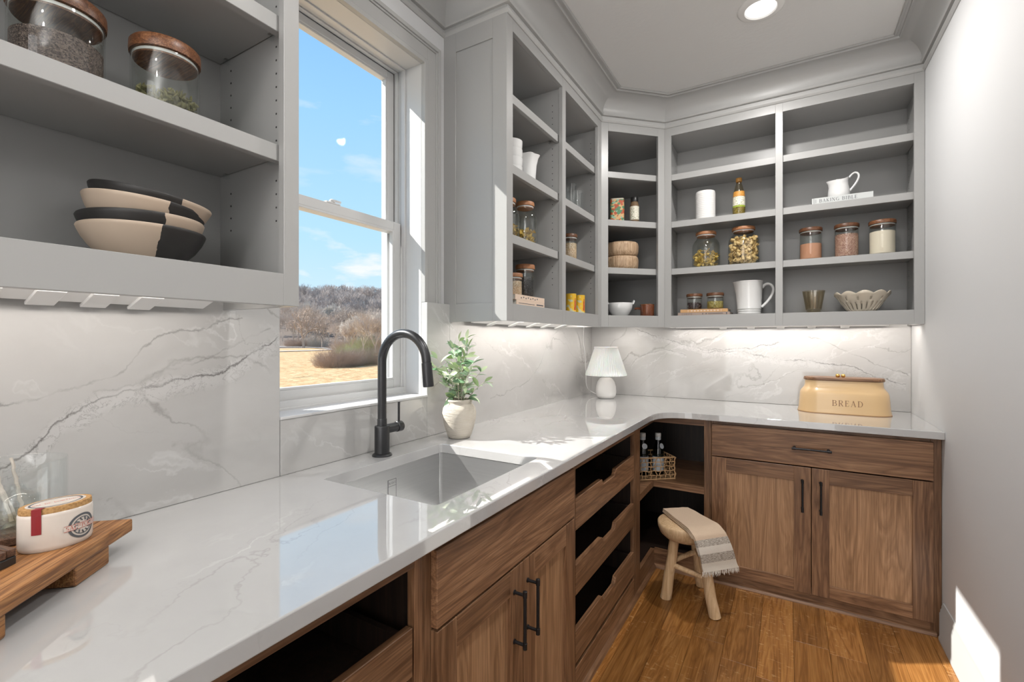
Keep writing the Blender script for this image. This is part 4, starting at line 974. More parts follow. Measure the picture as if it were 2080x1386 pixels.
jar((.431, 3.160, 1.7675), .058, .180, 'lid_acacia', 'flour', .125, 'glass jar of cream flour, rightmost of three', 'three canister jars on back shelf', lidh=.020, rz=1)
tb = thing('footed_tumbler', (.122, 3.160, f0), 'smoky brown ribbed footed tumbler on bottom back shelf', 'glass', world=False)
MB().lathe([(.036, .016), (.037, .020), (.054, .126), (.052, .126), (.035, .024), (.001, .022)], 60, rf=lambda a, z_: 1+.03*math.cos(10*a)).build('bowl', 'smoke_glass', tb, smooth=True, ang=60)
MB().lathe([(.040, 0), (.041, .004), (.033, .010), (.032, .0155), (.001, .0155)], 40).build('foot', 'smoke_glass', tb, smooth=True)
# scalloped pierced bowl
t = thing('pierced_bowl', (.343, 3.160, f0), 'cream scalloped pierced ceramic bowl on bottom back shelf', 'bowl', world=False)
b = MB(); N = 144; rows = []
PR = [(.058, .004), (.064, .012), (.074, .024), (.092, .052), (.098, .062), (.108, .078), (.114, .086), (.122, .094)]
def scp(i, k): a = 2*PI*i/N; s_ = abs(math.sin(a*5)); r_, z_ = PR[k]; zz = z_+(s_*.016 if k == len(PR)-1 else (s_*.008 if k == len(PR)-2 else 0)); return (r_*math.cos(a), r_*math.sin(a), zz)
vs = [[b._v(scp(i, k)) for i in range(N)] for k in range(len(PR))]
for k in range(len(PR)-1):
    for i in range(N):
        j = i % 9 if False else i % 6
        if k in (2,) and j in (2, 3): continue
        if k in (1,) and j in (2, 3): continue
        if k == 4 and i % 12 in (5, 6): continue
        b.face([vs[k][i], vs[k][(i+1) % N], vs[k+1][(i+1) % N], vs[k+1][i]])
b.face(vs[0][::-1])
o = b.build('body', 'ceramic_cream', t, smooth=True, ang=60); sm = o.modifiers.new('thick', 'SOLIDIFY'); sm.thickness = .0045; sm.offset = 1

# ------------------------------------------------------------------ on the countertop
CT = .9145
# vase
VX, VY = -1.166, 1.538
t = thing('vase', (VX, VY, CT), 'rough cream clay vase holding leafy sprigs by the window', 'vase', world=False)
vp = [(.040, 0), (.045, .003), (.050, .015), (.060, .045), (.068, .080), (.070, .102), (.066, .122), (.056, .136), (.050, .141), (.052, .147), (.055, .152), (.052, .158), (.046, .157), (.044, .148), (.050, .13), (.060, .10), (.040, .02), (.001, .012)]
MB().lathe(vp, 64, rf=lambda a, z_: 1+.010*noise.noise(Vector((math.cos(a)*2, math.sin(a)*2, z_*45)))).build('body', 'vase_clay', t, smooth=True, ang=70)
# sprigs: stems and separate leaves
sp_ = thing('leafy_sprigs', (VX, VY, CT+.10), 'bunch of green leafy sprigs standing in the cream vase', 'foliage', world=False)
random.seed(21)
LM = []
for wv_ in (.26, .34, .30, .40):
    b = MB(); n = 6; L_ = 1.0; rows = []
    for i in range(n+1):
        s_ = i/n; w_ = wv_*math.sin(PI*min(1, s_*1.02))**.8*.5+.004; z_ = -.22*s_*s_
        rows.append([b._v((s_, -w_, z_+w_*.35)), b._v((s_, 0, z_)), b._v((s_, w_, z_+w_*.35))])
    for a_, c_ in zip(rows, rows[1:]):
        b.face([a_[0], a_[1], c_[1], c_[0]]); b.face([a_[1], a_[2], c_[2], c_[1]])
    me = bpy.data.meshes.new('leaf'); bmesh.ops.recalc_face_normals(b.bm, faces=b.bm.faces); b.bm.to_mesh(me); b.bm.free(); me.shade_smooth(); LM.append(me)
LM2 = []
for q in LM:
    c_ = q.copy(); c_.materials.append(MATS['leaf_dark']); LM2.append(c_); q.materials.append(MATS['leaf'])
def add_leaf(p, d, size, mesh):
    o = bpy.data.objects.new('leaf', mesh); COL.objects.link(o); o.parent = sp_; o.location = p
    q = d.to_track_quat('X', 'Z'); o.rotation_euler = (q.to_matrix() @ Matrix.Rotation(random.uniform(-1.2, 1.2), 3, 'X')).to_euler(); o.scale = (size, size, size)
ends = [(.00, .24, .00), (-.085, .17, -.035), (.035, .215, .03), (.085, .11, .05), (-.045, .13, .05), (.06, .15, -.05), (-.02, .19, .045), (.02, .15, -.06), (.105, .075, -.02), (-.07, .10, .0), (.03, .25, -.01), (-.095, .12, .03), (.01, .16, -.10), (-.04, .12, -.09), (.05, .12, -.09), (-.02, .21, -.07), (-.10, .14, -.03)]
for i, (lx, hz_, dp) in enumerate(ends):
    base = Vector((random.uniform(-.012, .012), random.uniform(-.012, .012), 0)); top = Vector((RV.x*lx+FV.x*dp, RV.y*lx+FV.y*dp, hz_+.055))
    if top.x < -.095: top.x = -.095
    mid = base*.5+Vector((top.x*.30, top.y*.30, top.z*.62)); pts = []
    for k in range(11):
        s_ = k/10; pts.append(base*(1-s_)**2+mid*2*s_*(1-s_)+top*s_*s_)
    MB().tube(pts, [.0022-.0014*k/10 for k in range(11)], 6).build('stem', 'stem', sp_, smooth=True)
    for k in range(3, 11):
        for sg in (1, -1):
            if random.random() < .30: continue
            d = (pts[k]-pts[k-1]).normalized(); side = Vector((random.uniform(-1, 1), random.uniform(-1, 1), random.uniform(-.2, .5))).normalized()
            dd = (d*.55+side*sg*.9).normalized()
            p_ = pts[k]; sz = random.uniform(.036, .066)*(1 if k < 10 else .8)
            if VX+p_.x+dd.x*sz < XS+.006: dd.x = abs(dd.x)*.4
            add_leaf(p_, dd, sz, random.choice(LM+LM2))
    add_leaf(pts[-1], (pts[-1]-pts[-2]).normalized(), .042, random.choice(LM))
# lamp
LX, LY = -1.082, 3.088
t = thing('table_lamp', (LX, LY, CT), 'small white table lamp with pleated shade in the corner', 'lamp', world=False)
MB().lathe([(.048, 0), (.055, .003), (.066, .02), (.0695, .045), (.067, .08), (.058, .112), (.042, .135), (.026, .142), (.001, .143)], 48).build('base', 'matte_white', t, smooth=True, ang=60)
MB().lathe([(.012, .142), (.012, .165), (.016, .167), (.016, .20)], 20).build('socket', 'white_plastic', t, smooth=True)
MB().sphere((0, 0, .235), .026, 20, 12, (1, 1, 1.25)).build('bulb', 'white_plastic', t, smooth=True)
NP = 52; b = MB(); rg = []
for r_, z_ in ((.137, .157), (.1365, .165), (.078, .342), (.077, .348)):
    rg.append([((r_*(1+(.028 if i % 2 else -.0)))*math.cos(PI*i/NP), (r_*(1+(.028 if i % 2 else 0)))*math.sin(PI*i/NP), z_) for i in range(2*NP)])
o = b.rings(rg, cap0=False, cap1=False).build('shade', 'shade', t); sm = o.modifiers.new('thick', 'SOLIDIFY'); sm.thickness = .0015
MB().lathe([(.0785, .343), (.081, .344), (.081, .351), (.0785, .352)], 52, cap0=False, cap1=False).build('trim_band', 'shade', t, smooth=True)
cord = [(LX-.03, LY+.055, CT+.008), (LX-.08, LY+.09, CT+.006), (-1.262, 3.20, CT+.05), (-1.270, 3.19, 1.10), (-1.262, 3.15, 1.22), (-1.262, 3.12, 1.30), (-1.245, 3.08, 1.37), (-1.22, 3.03, 1.405)]
cpts = []
for i in range(len(cord)-1):
    for k in range(6):
        s_ = k/6; P_ = [Vector(cord[max(0, min(len(cord)-1, i+j))]) for j in (-1, 0, 1, 2)]
        cpts.append(.5*((2*P_[1])+(-P_[0]+P_[2])*s_+(2*P_[0]-5*P_[1]+4*P_[2]-P_[3])*s_*s_+(-P_[0]+3*P_[1]-3*P_[2]+P_[3])*s_**3))
MB().tube([p-Vector((LX, LY, CT)) for p in cpts], .0032, 8).build('cord', 'white_plastic', t, smooth=True)
# bread bin
t = thing('bread_bin', (.257, 3.140, CT), 'cream enamel bread bin lettered BREAD with wooden lid', 'bread bin', world=False)
def stad(hx, hy, z_, n=14):
    out = []
    for cx, a0 in ((hx-hy, -90), (-(hx-hy), 90)):
        for k in range(n+1): a = R(a0+180*k/n); out.append((cx+hy*math.cos(a), hy*math.sin(a), z_))
    return out
bp_ = [(.211, .093, 0), (.213, .095, .003), (.212, .094, .006), (.208, .091, .03), (.205, .089, .07), (.202, .086, .105), (.197, .080, .120), (.187, .070, .132), (.181, .063, .142), (.178, .060, .155), (.177, .059, .176)]
MB().rings([stad(*q) for q in bp_]).build('body', 'bin_enamel', t, smooth=True, ang=60)
MB().rings([stad(.2135, .0955, -.0005), stad(.2145, .0965, .0015), stad(.2135, .0955, .0035)], cap0=True, cap1=True).build('foot_rim', 'bin_base', t, smooth=True)
MB().rings([stad(*q) for q in [(.181, .063, .1765), (.184, .066, .180), (.184, .066, .188), (.180, .062, .194)]]).build('lid', 'walnut_X', t, smooth=True, ang=40)
for sx in (-.0125, .0125): MB().sphere((sx-.012, -.012, .203), .0105, 20, 12).build('knob', 'brass', t, smooth=True)
b = MB(); h_ = .031; tw = text_w('BREAD', .16)*h_
lettering(b, 'BREAD', lambda u, v: (u-tw/2+.012, -(.0918-.03*.0-(v-.02)*.05), v), h_, 0, .044, .16)
b.build('lettering', 'bin_text', t)
# tray with canister, glass vessel, sticks, grooved block
TR = Vector((-1.09, .400)); RZ = math.atan2(-.745, .667)
tl = thing('serving_riser', (TR.x, TR.y, CT), 'rustic wooden serving riser on block feet at the left', 'tray', world=False, rz=RZ)
b = MB(); b.box(0, .50, -.225, 0, .033, .0565); b.build('board', 'tray_wood', tl, bevel=.003, seg=2)
for x in (.062, .275): MB().box(x, x+.085, -.215, -.004, 0, .0328).build('foot', 'tray_wood', tl, bevel=.003)
TZ = CT+.0568
def onT(u, v): c_, s_ = math.cos(RZ), math.sin(RZ); return (TR.x+u*c_-v*s_, TR.y+u*s_+v*c_)
cx_, cy_ = -1.066, .284
t = thing('salt_canister', (cx_, cy_, TZ), 'oval cream ceramic canister with cork lid and round emblem', 'canister', world=False, rz=R(-94))
ea, eb = .047, .034
MB().lathe([(.93, 0), (.97, .002), (1.0, .008), (1.0, .056), (.99, .060), (.965, .061), (.94, .058), (.94, .01), (.01, .008)], 72, sx=ea, sy=eb).build('body', 'canister_glaze', t, smooth=True, ang=50)
MB().lathe([(.93, .054), (.93, .0605), (.965, .0612), (.97, .066), (.955, .070), (.01, .070)], 72, sx=ea, sy=eb).build('lid', 'cork', t, smooth=True, ang=50)
MB().lathe([(.80, .0703), (.80, .0706), (.01, .0706)], 48, sx=ea, sy=eb).build('lid_label', 'label_cream' if False else 'canister_glaze', t)
def onC(th0, off=.0006):
    sp0 = math.hypot(ea*math.sin(th0), eb*math.cos(th0))
    def f(u, v):
        th = th0+u/sp0; x, y = ea*math.cos(th), eb*math.sin(th); n_ = Vector((x/ea**2, y/eb**2, 0)).normalized(); return (x+n_.x*off, y+n_.y*off, v)
    return f
f1 = onC(R(126)); b = MB()
for r0, r1 in ((.0205, .0170), (.0145, .0132)):
    for i in range(40):
        a0, a1 = 2*PI*i/40, 2*PI*(i+1)/40
        b.face([b._v(f1(r*math.cos(a), .0295+r*math.sin(a))) for r, a in ((r0, a0), (r0, a1), (r1, a1), (r1, a0))])
for i in range(11):
    a = 2*PI*i/11; b.tube([f1(.0085*math.cos(a), .0295+.0085*math.sin(a)), f1(.0130*math.cos(a+.2), .0295+.0130*math.sin(a+.2))], .0010, 5)
b.build('emblem', 'ink_grey', t, stuff=True)
f2 = onC(R(126), .0010); b = MB()
q_ = [(-.025+i*.0045, 0) for i in range(12)]
for a_, c_ in zip(q_, q_[1:]): b.face([b._v(f2(a_[0], .0255+0)), b._v(f2(c_[0], .0255)), b._v(f2(c_[0], .0345)), b._v(f2(a_[0], .0345))])
b.build('banner', 'canister_glaze', t)
f3 = onC(R(126), .0013); b = MB(); lettering(b, 'SAL', f3, .0062, -.023, .0270, .12); lettering(b, 'DE', f3, .0035, -.0090, .0295, .1); lettering(b, 'PORTUGAL', f3, .0062, -.0030, .0270, .02)
for v in (.0256, .0342):
    for a_, c_ in zip(q_, q_[1:]): b.face([b._v(f3(a_[0], v-.0003)), b._v(f3(c_[0], v-.0003)), b._v(f3(c_[0], v+.0003)), b._v(f3(a_[0], v+.0003))])
b.build('lettering', 'ink_red', t)
f4 = onC(R(52), .0009); b = MB()
for v0, v1 in ((.030, .040), (.040, .050), (.050, .0605)):
    for u0, u1 in ((-.006, 0), (0, .006)): b.face([b._v(f4(u0, v0)), b._v(f4(u1, v0)), b._v(f4(u1, v1)), b._v(f4(u0, v1))])
x, y = ea*math.cos(R(52)), eb*math.sin(R(52))
for u0, u1 in ((-.006, .006),):
    a_, c_ = Vector(f4(u0, .0605)), Vector(f4(u1, .0605)); i_ = Vector((-x, -y, 0))*.22
    b.face([b._v(p) for p in (a_, c_, c_+Vector((0, 0, .0105)), a_+Vector((0, 0, .0105)))]); b.face([b._v(p) for p in (a_+Vector((0, 0, .0105)), c_+Vector((0, 0, .0105)), c_+i_+Vector((0, 0, .0107)), a_+i_+Vector((0, 0, .0107)))])
b.build('seal_strip', 'seal_red', t)
b = MB(); fL = lambda u, v: (-u, -v, .0709)
lettering(b, 'SAL DE PORTUGAL', fL, .0058, -.0295, -.003, .03); b.build('lettering', 'ink_red', t)
b = MB()
for i in range(48):
    a0, a1 = 2*PI*i/48, 2*PI*(i+1)/48
    b.face([b._v((ea*r*math.cos(a), eb*r*math.sin(a), .0709)) for r, a in ((.72, a0), (.72, a1), (.66, a1), (.66, a0))])
b.build('print', 'ink_grey', t)
gx, gy = -1.178, .262
t = thing('wooden_coaster', (gx, gy, TZ), 'dark round wooden base under the clear glass vessel', 'coaster', world=False)
MB().lathe([(.064, 0), (.067, .002), (.067, .013), (.064, .015), (.001, .015)], 40).build('disc', 'slat_wood', t, smooth=True, ang=40)
o = MB().lathe([(.064, 0), (.0665, .004), (.0665, .112), (.066, .114), (.0645, .112), (.0645, .006), (.001, .005)], 56).build('glass_vessel', 'clear_glass', smooth=True, ang=50)
o.location = (gx, gy, TZ+.0155); tag(o, 'wide clear glass vessel behind the salt canister', 'vessel')
dpos = Vector((gx, gy, TZ+.021))
t = thing('diffuser_bottle', dpos, 'small clear glass bottle standing inside the wide vessel', 'bottle', world=False)
MB().lathe([(.028, 0), (.030, .003), (.030, .045), (.018, .056), (.012, .060), (.012, .066), (.010, .066), (.010, .060), (.028, .044), (.027, .005), (.001, .004)], 36).build('glass', 'clear_glass', t, smooth=True, ang=50)
MB().lathe([(.0265, .0055), (.0272, .020), (.001, .020)], 32).build('fluid', 'smoke_glass', t, smooth=True)
random.seed(5)
for i, (lx, dp, ln) in enumerate(((-.068, .015, .118), (-.050, -.012, .122), (-.034, .022, .108))):
    b_ = Vector((.012-.009*i, -.010+.010*i, .007)); e_ = Vector((RV.x*lx+FV.x*dp, RV.y*lx+FV.y*dp, ln)); e_.x = max(e_.x, -.05)
    pts = [b_.lerp(e_, k/14)+Vector((random.uniform(-.0012, .0012), random.uniform(-.0012, .0012), 0)) for k in range(15)]
    o = MB().tube(pts, [.0026+random.uniform(-.0004, .0005) for _ in pts], 8).build('reed_stick', 'twig', smooth=True); o.location = dpos
    tag(o, ['pale knobbly stick leaning farthest left in the glass vessel', 'pale knobbly stick in the middle of the three', 'pale knobbly stick at right of the three'][i], 'stick', 'sticks in the glass vessel')
p_ = spot(33, 1113, TZ+.024)
t = thing('grooved_block', (p_.x, p_.y, TZ), 'dark grooved wooden block at the left picture edge', 'block', world=False, rz=R(-166))
MB().prism([(0, 0), (.09, 0), (.09, .052), (0, .052), (-.010, .026)], 0, .012).build('base', 'black_plastic', t, bevel=.001)
for i in range(4): MB().prism([(0-.006*(1-abs(i-1.5)/1.5), 0), (.09, 0), (.09, .0115), (-.006*(1-abs(i-1.5)/1.5), .0115)], .0122, .024).build('slat', 'slat_wood', t, bevel=.0012).location = (0, i*.0132, 0)
p_ = spot(30, 1090, TZ+.01)
t = thing('metal_scoop', (p_.x-.01, p_.y-.005, TZ), 'crumpled silver scoop beside the canister at left edge', 'scoop', world=False, rz=R(150))
b = MB(); rg = []
for i in range(9):
    y_ = -.02+.04*i/8; rg.append([b._v((x_, y_*(1.0 if x_ < .05 else .6), .004+10*y_*y_+.004*noise.noise(Vector((x_*80, y_*80, 0)))+.25*x_)) for x_ in [k*.009 for k in range(9)]])
for a_, c_ in zip(rg, rg[1:]):
    for k in range(8): b.face([a_[k], a_[k+1], c_[k+1], c_[k]])
o = b.build('blade', 'chrome', t, smooth=True); sm = o.modifiers.new('thick', 'SOLIDIFY'); sm.thickness = .001

# ------------------------------------------------------------------ basket with bottles
BR = Vector((-.574, 2.830)); ux = Vector((-.766, -.643)); uy = Vector((-.643, .766)); BZ = .5005
t = thing('wicker_basket', (BR.x, BR.y, BZ), 'open-weave wicker basket holding bottles on corner base shelf', 'basket', world=False)
def bpnt(u, v, z_): p = ux*u+uy*v; return Vector((p.x, p.y, z_))
BW, BD, BH = .265, .185, .128
random.seed(9)
def wall_pts(u0, v0, u1, v1, n_v, horizontals):
    b = MB(); ln = math.hypot(u1-u0, v1-v0)
    for i in range(n_v+1):
        s_ = i/n_v; zz = [BH*k/8 for k in range(9)]; j = random.uniform(-.004, .004)
        b.tube([bpnt(u0+(u1-u0)*s_+j*math.sin(z_*60), v0+(v1-v0)*s_+j*math.sin(z_*60), z_)+Vector((.002*(-1)**(k+i), .002*(-1)**(k+i), 0)) for k, z_ in enumerate(zz)], .0027, 6)
    for k in range(1, horizontals+1):
        z_ = BH*k/(horizontals+1); pp = []
        for i in range(n_v*4+1):
            s_ = i/(n_v*4); wv_ = .004*math.sin(PI*i/4*1.0+k*PI); nx_ = (uy if v0 == v1 else ux)*wv_
            pp.append(bpnt(u0+(u1-u0)*s_, v0+(v1-v0)*s_, z_+.0015*math.sin(i*.7+k))+Vector((nx_.x, nx_.y, 0)))
        b.tube(pp, .0026, 6)
    return b
for w in ((0, 0, BW, 0), (0, 0, 0, BD), (BW, 0, BW, BD), (0, BD, BW, BD)):
    wall_pts(*w, 9 if w[1] == w[3] else 6, 4).build('woven_side', 'wicker', t, smooth=True, stuff=True)
for z_ in (0.004, BH): MB().tube([bpnt(0, 0, z_), bpnt(BW, 0, z_), bpnt(BW, BD, z_), bpnt(0, BD, z_)], .0042, 8, closed=True).build('rim', 'wicker', t, smooth=True)
b = MB()
for i in range(1, 9): b.tube([bpnt(BW*i/9, 0, .005), bpnt(BW*i/9, BD, .005)], .0025, 6)
for i in range(1, 6): b.tube([bpnt(0, BD*i/6, .006), bpnt(BW, BD*i/6, .006)], .0025, 6)
b.build('woven_bottom', 'wicker', t, stuff=True)
for i, (x, y, l) in enumerate(((-.752, 2.800, 'white-capped clear glass bottle in the basket, left of the two'), (-.673, 2.848, 'white-capped clear glass bottle in the basket, right of the two'))):
    t = thing('water_bottle', (x, y, BZ+.010), l, 'bottle', 'bottles in the wicker basket', world=False, rz=R(-50+i*25))
    MB().lathe([(.030, 0), (.033, .004), (.033, .130), (.029, .150), (.017, .185), (.0145, .205), (.0145, .222)], 32).build('glass', 'bottle_glass', t, smooth=True, ang=50)
    MB().lathe([(.0150, .206), (.0165, .208), (.0165, .222), (.0150, .224)], 24).build('collar', 'bottle_label', t, smooth=True)
    MB().lathe([(.0165, .225), (.0172, .227), (.0172, .244), (.0155, .247), (.001, .247)], 24).build('cap', 'white_plastic', t, smooth=True)
    MB().lathe([(.0336, .025), (.0336, .110)], 32, cap0=False, cap1=False).build('label', 'bottle_label', t, smooth=True)
    b = MB(); a0 = R(-20)
    rim = [b._v((.0215+.0185*0+.003+ (.012-.0)*0 + .004, 0, 0)) for _ in range(0)]
    ctr = Vector((.0255, 0, .172)); nn = Vector((.93, 0, .36)).normalized(); e1_ = Vector((0, 1, 0)); e2_ = nn.cross(e1_)
    b.rings([[ctr+nn*h__+e1_*.0165*math.cos(2*PI*k/20)+e2_*.0165*math.sin(2*PI*k/20) for k in range(20)] for h__ in (0, .0012)]); b.build('neck_label', 'bottle_label', t)

# ------------------------------------------------------------------ stool and towel
SX, SY = -.445, 2.467
t = thing('stool', (SX, SY, 0), 'small round natural wood three-legged stool with folded towel', 'stool', world=False)
rfs = lambda a, z_: 1+.02*math.sin(2*a+1)+.012*math.sin(5*a)
MB().lathe([(.072, .312), (.100, .322), (.124, .344), (.135, .372), (.136, .390), (.130, .398), (.001, .397)], 56, rf=rfs).build('seat', 'stool_wood', t, smooth=True, ang=60)
feet = [(-.551+.012, 2.417+.022), (-.297-.004, 2.357+.028), (-.405, 2.655)]
tops = []
for i, (x, y) in enumerate(feet):
    f_ = Vector((x-SX, y-SY, 0)); tp = Vector((f_.x*.50, f_.y*.50, .345)); tops.append((f_, tp))
    r_ = .0265 if i < 2 else .024
    b = MB(); pts = [f_.lerp(tp, k/8)+Vector((.0015*math.sin(k*1.7+i), .0015*math.cos(k*2.1), 0)) for k in range(9)]
    b.tube(pts, [r_*1.02]+[r_*(1-.018*k) for k in range(8)], 18)
    bmesh.ops.bisect_plane(b.bm, geom=b.bm.verts[:]+b.bm.edges[:]+b.bm.faces[:], plane_co=(0, 0, .0015), plane_no=(0, 0, -1), clear_outer=True)
    b.build('leg', 'stool_wood', t, smooth=True, ang=50)
lv = lambda i, z_: tops[i][0].lerp(tops[i][1], z_/.345)
MB().tube([lv(0, .175), lv(1, .165)], [.013, .0125], 14).build('stretcher', 'stool_wood', t, smooth=True)
MB().tube([lv(0, .190), lv(2, .205)], [.0125, .013], 14).build('stretcher', 'stool_wood', t, smooth=True)
MB().tube([lv(1, .215), lv(2, .225)], [.012, .012], 14).build('stretcher', 'stool_wood', t, smooth=True)
# towel
A_, B_, C_, D_ = Vector((-.575, 2.530, .4)), Vector((-.462, 2.618, .4)), Vector((-.276, 2.442, .4)), Vector((-.398, 2.305, .4))
E_, F_ = Vector((-.356, 2.315, .247)), Vector((-.221, 2.487, .236))
t = thing('towel', (SX, SY, .40), 'folded beige striped towel with fringe draped over the stool', 'towel')
def tow(s_, w_, off):
    """s 0..1 from the fold on the seat to the hanging hem, w across"""
    if s_ < .58:
        k = s_/.58; p = A_.lerp(D_, k).lerp(B_.lerp(C_, k), w_); p = p.copy(); p.z = .402
        q = max(0, (k-.86)/.14); p.z -= .012*q*q; nrm = Vector((.5*q, -.4*q, 1)).normalized()
    else:
        k = (s_-.58)/.42; a = D_.lerp(E_, k); c_ = C_.lerp(F_, k); p = a.lerp(c_, w_); p.z = .390+(p.z-.4)*1.0+.010*(1-k)*0
        bul = .012*math.sin(PI*min(1, k*1.0+.15)); nn = Vector((.78, -.625, .0)); p += nn*bul; nrm = (nn+Vector((0, 0, .9*(1-k)**3))).normalized()
    p += nrm*(.0016*noise.noise(Vector((s_*9, w_*5, off*80)))+off)
    return p
b = MB(); NS, NW = 46, 16; uvl = b.bm.loops.layers.uv.new('UVMap')
lay = ((0.0, .0), (.0055, .0), (.011, .0), (.0165, 0))
for li in range(3):
    o0, o1 = .0005+li*.0072, .0005+li*.0072+.0052
    send = (.60, .80, 1.0)[li]
    gr = {}
    for si in range(NS+1):
        for wi in range(NW+1):
            for oi, off in enumerate((o0, o1)):
                s_ = send*si/NS; w_ = wi/NW
                gr[si, wi, oi] = (b._v(tow(s_, .01*li+w_*(1-.015*li), off)), s_, w_)
    def q4(*ks):
        f_ = b.face([gr[k][0] for k in ks])
        if f_:
            for lp, k in zip(f_.loops, ks): lp[uvl].uv = (gr[k][1], gr[k][2])
    for si in range(NS):
        for wi in range(NW):
            q4((si, wi, 0), (si+1, wi, 0), (si+1, wi+1, 0), (si, wi+1, 0)); q4((si, wi, 1), (si+1, wi, 1), (si+1, wi+1, 1), (si, wi+1, 1))
        for wi in (0, NW): q4((si, wi, 0), (si+1, wi, 0), (si+1, wi, 1), (si, wi, 1))
    for si in (0, NS):
        for wi in range(NW): q4((si, wi, 0), (si, wi+1, 0), (si, wi+1, 1), (si, wi, 1))
b.build('cloth', 'towel', t, smooth=True, ang=70)
b = MB(); random.seed(3)
for i in range(90):
    w_ = i/89; p = tow(1.0, w_, .017); l = random.uniform(.014, .026); d_ = Vector((random.uniform(-.006, .010), random.uniform(-.008, .006), -l))
    b.tube([p+Vector((0, 0, .003)), p+d_*.5+Vector((random.uniform(-.002, .002), 0, 0)), p+d_], [.0013, .0012, .0006], 5)
b.build('fringe', 'fringe', t, stuff=True)

# ------------------------------------------------------------------ outdoors
def grassc(t):
    o = obc(t); a = t.noise(t.map(o, (.05, .14, .1)), 1, 5, .6); c_ = t.noise(t.map(o, (1.6, 1.6, 1)), 1, 6, .75)
    base = t.mix(a, (.38, .19, .062), (.50, .31, .145)); base = t.mix(t.ramp(c_, [(.42, 0), (.58, 1)]), base, (.60, .43, .23))
    return t.mix(t.ramp(t.noise(o, .35, 4), [(.62, 0), (.75, .6)]), base, (.22, .19, .09))
principled('dry_grass', grassc, .95, bump=lambda t: t.noise(obc(t), 2.5, 5, .7), bstr=.8, bdist=.2)
principled('pavement', lambda t: t.mix(t.noise(obc(t), .8, 4), (.40, .38, .35), (.46, .44, .42)), .9)
principled('woodland_floor', lambda t: t.mix(t.noise(obc(t), .12, 6), (.12, .09, .07), (.20, .155, .12)), .95)
principled('bark_near', (.47, .37, .30), .9)
principled('bark_mid', (.54, .44, .365), .9)
principled('bark_pale', (.68, .60, .52), .9)
principled('bark_far', (.46, .39, .35), .9)
principled('twig_red', (.52, .39, .305), .9)
principled('spring_green', (.54, .59, .30), .8)
GZ = -.80
def outd(px, dist): d = FV+RV*((px-1040)/946.07); return Vector((d.x*dist, d.y*dist))
def gh(x, y):
    d = -x*.83+y*.55
    q = max(0, min(1, (d-118)/150)); h = 19.5*q*q*(3-2*q)
    return GZ+h+.35*noise.noise(Vector((x*.02, y*.02, 0)))*min(1, max(0, (d-15)/30))+.22*max(0, (d-50)/60 if d < 110 else 1)
def terrain(name, d0, d1, mat, nd=46, na=60, a0=95, a1=205, lift=0):
    b = MB(); rows = []
    for i in range(nd+1):
        r_ = d0*(d1/d0)**(i/nd); rows.append([b._v((r_*math.cos(R(a0+(a1-a0)*k/na)), r_*math.sin(R(a0+(a1-a0)*k/na)), gh(r_*math.cos(R(a0+(a1-a0)*k/na)), r_*math.sin(R(a0+(a1-a0)*k/na)))+lift)) for k in range(na+1)])
    for a_, c_ in zip(rows, rows[1:]):
        for k in range(na): b.face([a_[k], a_[k+1], c_[k+1], c_[k]])
    return b.build(name, mat, smooth=True, ang=180)
o = terrain('lawn', 2.2, 112, 'dry_grass'); tag(o, 'dry tan grass field outside the window', 'grass', kind='stuff')
o = terrain('hillside', 111.5, 420, 'woodland_floor', lift=0.0); struct(o)
b = MB(); prv = None      # pale path: straight across then bending back
for (pxa, da) in ((430, 74), (520, 76), (571, 78), (620, 82), (655, 86), (700, 90), (760, 93)):
    p = outd(pxa, da); q = outd(pxa, da+3.2); v = (b._v((p.x, p.y, gh(p.x, p.y)+.12)), b._v((q.x, q.y, gh(q.x, q.y)+.12)))
    if prv: b.face([prv[0], v[0], v[1], prv[1]])
    prv = v
struct(b.build('path', 'pavement'))
b = MB(); prv = None
for (pxa, da) in ((430, 112), (520, 110), (571, 108.5), (620, 105), (655, 98), (675, 92)):
    p = outd(pxa, da); q = outd(pxa, da+3.5); v = (b._v((p.x, p.y, gh(p.x, p.y)+.12)), b._v((q.x, q.y, gh(q.x, q.y)+.12)))
    if prv: b.face([prv[0], v[0], v[1], prv[1]])
    prv = v
struct(b.build('path', 'pavement'))
